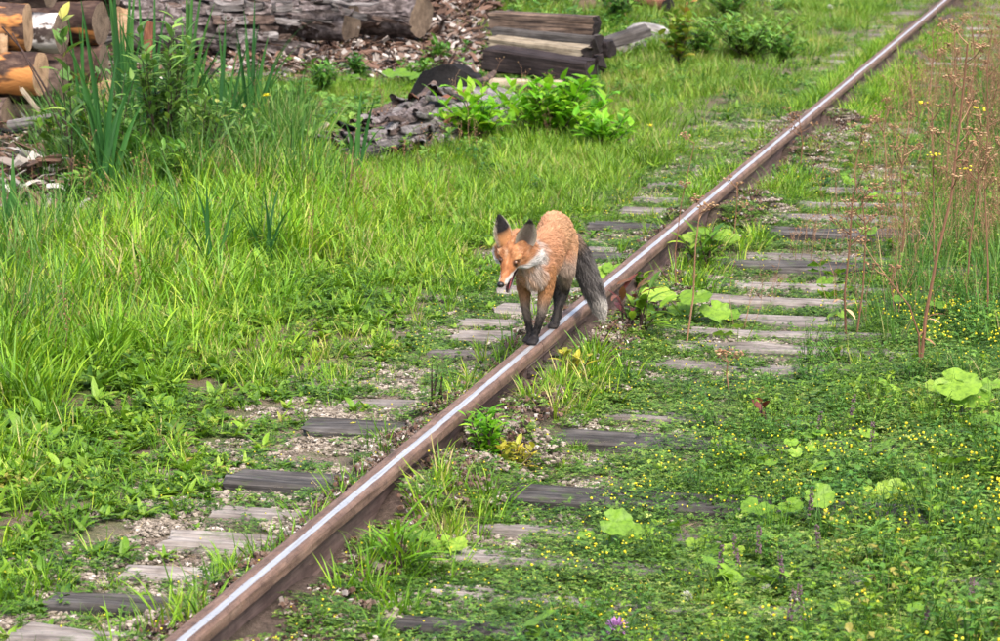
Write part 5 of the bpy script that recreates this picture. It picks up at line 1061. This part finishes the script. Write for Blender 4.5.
sapling(682, 68, 76, 12, (.08, .14), (.045, .07), 'shrub_mixed', 'olive shrub with some rusty leaves beside the pale boulder', 'shrub', 'shrub', .35, 'ovate', 11, SB, hvar=.4)
sapling(700, 62, 44, 18, (.07, .12), (.03, .05), 'shrub_green', 'green shrub touching the olive rusty shrub', 'shrub', 'shrub', .6, 'ovate', 10, SB, hvar=.5)
sapling(748, 58, 46, 60, (.06, .11), (.025, .045), 'shrub_green', 'wide low green shrub between the olive rusty shrub and the track', 'shrub', 'shrub', 1.5, 'ovate', 10, SB, hvar=.4)
sapling(782, 62, 30, 24, (.06, .11), (.025, .04), 'shrub_green', 'low green shrub nearest the sleepers\' ends, far back', 'shrub', 'shrub', .9, 'ovate', 8, SB, hvar=.5)
sapling(730, 26, 34, 26, (.07, .12), (.03, .05), 'shrub_green', 'green shrub behind the wide low shrub', 'shrub', 'shrub', 1.0, 'ovate', 9, SB, hvar=.5)
sapling(618, 30, 40, 20, (.07, .12), (.03, .05), 'shrub_green', 'green shrub right behind the timber stack', 'shrub', 'shrub', .6, 'ovate', 10, SB, hvar=.5)
sapling(415, 80, 26, 14, (.06, .1), (.03, .05), 'shrub_green', 'small leafy plant behind the rotten log', 'shrub', 'shrub', .8, 'ovate', 8, SB, hvar=.5)
RS = 'leafy sprigs beside the rail'
sapling(486, 470, 52, 12, (.035, .065), (.013, .022), 'shrub_bright', 'yellow-green leafy sprig against the rail in the foreground', 'leafy_sprig', 'sprig', .55, 'lance', 14, RS, hvar=.6)
sapling(516, 474, 28, 6, (.04, .06), (.016, .024), 'yellowing', 'small yellow-leaved sprig beside the green one by the rail', 'leafy_sprig', 'sprig', .8, 'lance', 8, RS, hvar=.6)
sapling(572, 392, 32, 5, (.05, .08), (.016, .024), 'yellowing', 'yellowish sprig under the rail joint below the fox', 'leafy_sprig', 'sprig', .6, 'lance', 7, RS, hvar=.6)
sapling(436, 412, 46, 4, (.02, .035), (.008, .012), 'shrub_green', 'dark slender weed left of the rail before the fox', 'leafy_sprig', 'sprig', .25, 'lance', 14, RS, hvar=.7)
sapling(628, 340, 52, 5, (.08, .13), (.022, .034), 'redleaf', 'dock plant with dark red leaves beside the rail behind the fox', 'dock_plant', 'dock', .3, 'lance', 4, hvar=.5)
sapling(644, 342, 56, 6, (.09, .15), (.024, .036), 'weed', 'green dock leaves right of the red dock', 'dock_plant', 'dock', .3, 'lance', 4, hvar=.5)
sapling(765, 432, 40, 2, (.07, .10), (.02, .028), 'redleaf', 'single rust-red dock leaves upright in the yellow-flowered mat', 'dock_plant', 'dock', .15, 'lance', 3, hvar=.7)
sapling(706, 276, 46, 10, (.08, .13), (.02, .03), 'weed', 'tuft of long leaves right of the rail above the big round leaves', 'leafy_sprig', 'sprig', .5, 'lance', 5, RS, hvar=.4)
sapling(398, 580, 60, 10, (.10, .2), (.010, .016), 'grass_lush', 'bright grassy clump at the rail\'s foot in the foreground', 'grass_clump', 'grass', .5, 'lance', 4, hvar=.3)
sapling(640, 296, 20, 5, (.05, .08), (.02, .03), 'weed', 'small leafy weed on the far side of the joint', 'leafy_sprig', 'sprig', .6, 'lance', 5, RS, hvar=.4)

def big_leaf_plant(px, py, leaves, label, mat='bigleaf', name='broad_leaf_plant', cat='plant', group='plants with big round leaves'):
    """leaves: (dx px, dy px up, radius px, tilt deg)"""
    b, s = base(px, py); root = empty(name, b, label, cat, group)
    for (dx, dy, rp, tl) in leaves:
        c = VR * dx / s + np.array([0, rv(-.05, .05), max(.02, dy / s)]); r = rp / s; a = math.atan2(c[1], c[0] + 1e-4) if abs(dx) > 4 else rv(-2.5, -.6)
        tocam = math.atan2(CAM[1] - b[1], CAM[0] - b[0]); az = tocam + rv(-.5, .5)
        M = Matrix.Rotation(az, 3, 'Z') @ Matrix.Rotation(R(tl * .75), 3, 'Y') @ Matrix.Rotation(rv(-1.2, 1.2), 3, 'Z')
        mb = MB(); roundleaf(mb, r, rv(.05, .3), 9, (rv(.1, .95), 0, rv(.2, .8)), 0, M); o = mb.build('leaf', mat, root, True, c)
        tb = MB(); p0 = -c + np.array([rv(-.02, .02), rv(-.02, .02), 0]); tube(tb, [p0, p0 * .45 + np.array([0, 0, .02]), (0, 0, -.002)], [.004, .0035, .0025], 5, (.5, 0, .5), cap=False); tb.build('leaf_stalk', mat, o)
big_leaf_plant(688, 322, [(-30, 30, 18, 20), (8, 27, 17, 25), (27, 14, 16, 40), (-10, 12, 13, 30), (-44, 14, 12, 35), (40, 8, 12, 25)], 'big round-leaved plant beside the rail behind the fox')
big_leaf_plant(950, 425, [(4, 46, 24, 35), (20, 34, 22, 40), (-32, 14, 22, 30), (-14, 40, 14, 25)], 'big pale round leaves at the picture\'s edge among the dead stems')
big_leaf_plant(612, 552, [(5, 40, 17, 50), (15, 26, 15, 45), (-22, 14, 16, 30), (24, 8, 12, 40), (-8, 12, 13, 35)], 'round-leaved plant at the end of a sleeper in the foreground')
big_leaf_plant(782, 524, [(-24, 26, 15, 25), (-10, 16, 15, 25), (8, 24, 13, 30), (36, 34, 15, 60), (-34, 10, 13, 20), (14, 8, 12, 30)], 'pale round-leaved plant amid yellow flowers, foreground')
big_leaf_plant(726, 562, [(-14, 12, 12, 25), (8, 16, 12, 30), (24, 6, 12, 25), (-34, 6, 13, 25), (-50, 4, 11, 30)], 'low round-leaved plant with small leaves below the pale one')
big_leaf_plant(890, 500, [(-14, 16, 16, 35), (12, 18, 15, 50), (0, 6, 14, 25), (26, 10, 12, 40)], 'upright round leaves under the edge of the dead stems, foreground')
big_leaf_plant(745, 640, [(-16, 12, 20, 30), (14, 8, 18, 30)], 'big leaves at the bottom edge right of the purple clover flower')
big_leaf_plant(436, 558, [(-26, 14, 13, 35), (4, 10, 14, 30), (22, 12, 11, 35), (-6, 22, 10, 30)], 'round-leaved plant near the grassy clump at the rail')
big_leaf_plant(700, 260, [(10, 12, 14, 30), (26, 8, 14, 25), (-6, 8, 11, 30)], 'small round leaves under the tuft of long leaves')
big_leaf_plant(400, 88, [(-4, 18, 15, 15), (-28, 8, 13, 15), (-52, 12, 12, 15), (-70, 2, 12, 15), (8, 4, 11, 15), (18, 14, 12, 15), (-44, -1, 12, 15)], 'pale round-leaved plant behind the rotten log')
big_leaf_plant(600, 292, [(-6, 16, 13, 30), (12, 18, 12, 30), (4, 6, 11, 25), (24, 8, 11, 25)], 'round-leaved weed at the rail just behind the fox')

DS = 'tall dead brown stalks right of the track'
def stalk(px, py, pts_, label, heads=7, yellow=False, leaves=0, r=.006, headr=.10):
    b, s = base(px, py); root = empty('dead_stalk', b, label, 'stalk', DS); mb = MB()
    P = [np.zeros(3) - (0, 0, .01)] + [VR * dx / s + np.array([0, rv(-.02, .02), dy / s]) for dx, dy in pts_]; n = len(P)
    tube(mb, P, [.9 * r * (1 - .6 * i / n) for i in range(n)], 6, (rv(.2, .7), 0, rv(.3, .7)), 0, False); hd = MB(); br = MB()
    L = P[-1][2]
    for k in range(heads):
        t = rv(.55, 1.0) if k else 1.0; i = min(n - 2, int(t * (n - 1))); q = P[i] + (P[i + 1] - P[i]) * (t * (n - 1) - i); a = rv(0, 6.28); e = q + np.array([math.cos(a), math.sin(a), rv(.6, 1.4)]) * rv(.04, headr); tube(br, [q, (q + e) / 2 + (0, 0, -.008), e], [.0024, .002, .0014], 4, lc(), 0, False)
        for j in range(9): x = e + np.array([rv(-.028, .028), rv(-.028, .028), rv(-.006, .012)]); tube(br, [e - (0, 0, .02), x], [.001, .0008], 3, lc(), 0, False); ball(hd, x, rv(.0045, .0075), lc(), 1 if yellow and rv(0, 1) < .75 and k < 2 else 0, 6, 4, .6)
    mb.build('stem', 'dry_stem', root); br.build('side_branches', 'dry_stem', root)['kind'] = 'stuff'; h_ = hd.build('seed_heads', ['dry_head', 'petal_yellow'], root); h_['kind'] = 'stuff'
    if leaves:
        lf_ = MB()
        for k in range(leaves): q = P[1] * rv(.3, 1); leaf(lf_, q, rv(0, 6.28), rv(-.3, .6), rv(-1.2, -.2), rv(.05, .1), rv(.01, .02), 'lance', 4, .3, 0, lc())
        lf_.build('withered_leaves', 'dry_head', root)
stalk(920, 372, [(4, 60), (14, 120), (26, 178), (32, 250), (38, 330)], 'tallest dead stalk, leaning, at the picture\'s edge', 10, False, 4, .009)
stalk(920, 372, [(-2, 40), (-12, 70), (-38, 100)], 'side stalk branching low beside the tallest dead stalk', 3, r=.005)
stalk(846, 338, [(-2, 50), (2, 100), (4, 150)], 'dead stalk with rusty heads at the end of the sleepers', 7, False, 3, .006)
stalk(856, 336, [(6, 50), (8, 110), (2, 142)], 'dead stalk crossing the rusty-headed one', 5, r=.005)
stalk(966, 300, [(2, 60), (8, 120), (10, 180)], 'dead stalk with yellow flower heads behind the tallest one', 6, True, r=.005)
stalk(934, 270, [(-2, 60), (-4, 110), (-6, 160)], 'yellow-headed stalk left of the other yellow one', 5, True, r=.005)
stalk(988, 330, [(-2, 70), (-8, 150), (-6, 210)], 'thin stalk against the picture\'s right edge', 6, r=.005)
stalk(902, 262, [(2, 50), (-4, 90), (2, 130)], 'thin dead stalk between the rusty-headed and yellow-headed ones', 6, r=.005)
stalk(946, 190, [(2, 60), (6, 110), (4, 160)], 'far dead stalk reaching the picture\'s top near the rail', 8, r=.006)
stalk(966, 160, [(0, 50), (6, 100), (2, 135)], 'far dead stalk just right of the one reaching the top', 8, r=.006)
stalk(988, 170, [(-2, 60), (-4, 100), (0, 140)], 'far dead stalk at the edge beyond the yellow-headed ones', 7, r=.006)
stalk(928, 120, [(0, 30), (4, 66), (2, 92)], 'small distant stalk close to the rail\'s far joint', 6, r=.006)
stalk(884, 190, [(2, 30), (-2, 60), (2, 84)], 'short dead stalk by the far sleepers\' ends', 6, r=.005)
stalk(858, 196, [(-4, 26), (0, 50), (4, 66)], 'short reddish stalk left of the other short one', 6, r=.005)
stalk(686, 344, [(6, 50), (8, 100), (12, 142)], 'slender dead stalk rising beside the big round leaves', 3, r=.005, headr=.05)
stalk(676, 300, [(-2, 40), (4, 90), (16, 150)], 'thin bent stalk in front of the rail behind the fox', 2, r=.0035, headr=.04)
stalk(733, 250, [(2, 26), (4, 56)], 'small brown stalk right of the rail, midway back', 3, r=.004, headr=.05)
stalk(730, 390, [(-4, 20), (-2, 34)], 'very short brown stalk near the bare gravel', 3, r=.004, headr=.04)
stalk(800, 175, [(2, 24), (-2, 52)], 'small rusty stalk midway along the right of the rail', 5, r=.005)

SPK = 'dull purple flower spikes in the foreground'
for i, (px, py, h, lab) in enumerate([(742, 590, 46, 'leftmost tall purplish spike above the round leaves'), (757, 578, 44, 'purplish spike with the fattest tip, second of the foreground row'), (786, 602, 42, 'purplish spike near the white clover flowers'), (718, 588, 38, 'short purplish spike left of the tall one'), (808, 540, 44, 'grey spike rising behind the pale round-leaved plant'), (822, 572, 40, 'grey spike right of the white clover flowers'), (970, 624, 40, 'purplish spike leaning at the bottom corner'), (930, 640, 34, 'dull spike beside the leaning corner spike'), (870, 470, 40, 'grey spike amid the densest yellow flowers'), (812, 452, 34, 'grey spike high in the yellow-flowered mat'), (848, 440, 38, 'grey spike right of the rust-red dock'), (784, 648, 50, 'long grey spike at the bottom edge'), (806, 652, 56, 'taller grey spike at the bottom edge')]):
    b, s = base(px, py); root = empty('flower_spike', b, lab, 'flower', SPK); h = 1.35 * h / s; lean = np.array([rv(-.15, .2), rv(-.1, .1), 1.]) * h; mb = MB(); tube(mb, [(0, 0, 0), lean * .5 + (.004, 0, 0), lean], [.002, .0018, .0012], 5, (.3, 0, .3), 0, False); mb.build('stem', 'weed', root); sp = MB()
    for k in range(46): t = rv(.5, 1); a = rv(0, 6.28); q = lean * t; rr_ = .007 * (1.25 - t * .6); ball(sp, q + np.array([rr_ * math.cos(a), rr_ * math.sin(a), 0]), rv(.002, .0036), lc(), 0, 5, 3)
    sp.build('flower_head', 'spike_dull', root)
CL = 'clover flowers'
def clover(px, py, hp_, r, mat, label):
    b, s = base(px, py); root = empty('clover_flower', b, label, 'flower', CL); h = hp_ / s; mb = MB(); tube(mb, [(0, 0, 0), (.004, .003, h * .6), (.002, 0, h)], .0015, 5, (.4, 0, .5), 0, False); mb.build('stem', 'weed', root); fl = MB()
    for k in range(60):
        z = rv(-.6, 1); a = k * 2.4; q = math.sqrt(max(0, 1 - z * z)); d = np.array([q * math.cos(a), q * math.sin(a), z * .85]); leaf(fl, np.array([.002, 0, h]) + d * r * .35, a, math.asin(max(-1, min(1, z))), math.asin(max(-1, min(1, z))) + .3, r * .75, r * .32, 'spat', 2, .3, 0, lc())
    fl.build('flower_head', mat, root)
clover(616, 644, 24, .030, 'petal_purple', 'purple clover flower at the bottom edge')
clover(686, 606, 16, .016, 'petal_white', 'single white clover flower right of the purple one')
clover(766, 600, 15, .015, 'petal_white', 'white clover flower beside the purplish spikes')
clover(793, 606, 14, .014, 'petal_white', 'white clover flower among the purplish spikes')
clover(576, 434, 8, .012, 'petal_white', 'white clover flower by the sleeper behind the leafy sprig')
clover(586, 437, 8, .012, 'petal_white', 'white clover flower next to the one by the sleeper')
clover(498, 416, 8, .010, 'petal_white', 'tiny white flower against the rail above the leafy sprig')
clover(830, 14, 5, .035, 'petal_white', 'white flower far off near the rail\'s far end')
YF = 'single yellow flowers'
def yellow(px, py, hpx, r, label):
    b, s = base(px, py); root = empty('yellow_flower', b, label, 'flower', YF); h = hpx / s; mb = MB(); tube(mb, [(0, 0, 0), (.006, .003, h * .6), (.002, 0, h)], .002, 5, (.4, 0, .5), 0, False); mb.build('stem', 'weed', root); fl = MB()
    for k in range(18): leaf(fl, (.002, 0, h), k * .35 + rv(-.1, .1), rv(.1, 1.0), rv(-.1, .3), r * rv(.8, 1), r * .35, 'spat', 2, .2, 0, lc())
    fl.build('flower_head', 'petal_yellow', root)
yellow(267, 160, 60, .035, 'yellow flower beside the dark reed clump')
yellow(650, 130, 6, .03, 'yellow flower in the grass between lime shrub and track')
yellow(520, 94, 6, .03, 'yellow flower at the foot of the timber stack')
yellow(353, 432, 10, .018, 'yellow flower by the slender weed left of the rail')
yellow(811, 44, 4, .04, 'yellow flower far off in the grass left of the rail')
yellow(200, 178, 40, .02, 'small yellow flower low among the willow leaves')

WL = 'leafy undergrowth before the logs'
for (px, py, h, n, mt, lab) in [(118, 196, 120, 12, 'willow', 'willow shoots between the crossing reed blades and the young willow'), (142, 200, 70, 14, 'shrub_green', 'green undergrowth at the foot of the young willow'), (228, 186, 84, 12, 'willow', 'willow shoots left of the dark reed clump'), (176, 206, 60, 14, 'shrub_green', 'low undergrowth under the tall reed clump'), (262, 176, 44, 12, 'shrub_green', 'small leafy plant at the yellow flower\'s foot'), (84, 214, 52, 10, 'shrub_green', 'leafy weed beside the short brown barky log'), (200, 160, 110, 10, 'willow', 'taller willow shoots behind the tall reeds'), (300, 120, 44, 14, 'shrub_green', 'weedy plant standing before the bark litter'), (322, 100, 40, 12, 'shrub_green', 'weedy plant nearer the bark litter'), (280, 128, 50, 10, 'willow', 'thin leafy shoots right of the dark reed clump'), (360, 84, 36, 12, 'shrub_green', 'leafy plant left of the pale round leaves'), (440, 66, 34, 12, 'shrub_green', 'leafy plant behind the charred stump')]:
    sapling(px, py, h, n, (.06, .11), (.018, .032), mt, lab, 'undergrowth_plant', 'plant', .4, 'lance', 16, WL, hvar=.45)
reed_clump(150, 176, [(-10, 160, -.3), (6, 168, .2), (20, 140, .6), (-26, 130, -.6), (36, 118, .9), (-40, 90, -.9), (0, 110, .1), (48, 84, 1.0)], 'reeds mixed into the young willow')
reed_clump(222, 172, [(-8, 120, -.3), (8, 128, .3), (26, 110, .7), (-28, 96, -.7), (44, 80, 1.0), (0, 86, 0), (-46, 70, -1.0)], 'reeds between the tall clump and the dark clump')
reed_clump(84, 186, [(-12, 150, -.3), (8, 146, .3), (28, 110, .8), (-30, 100, -.8), (0, 90, 0)], 'reeds standing before the birch log', W=.026)
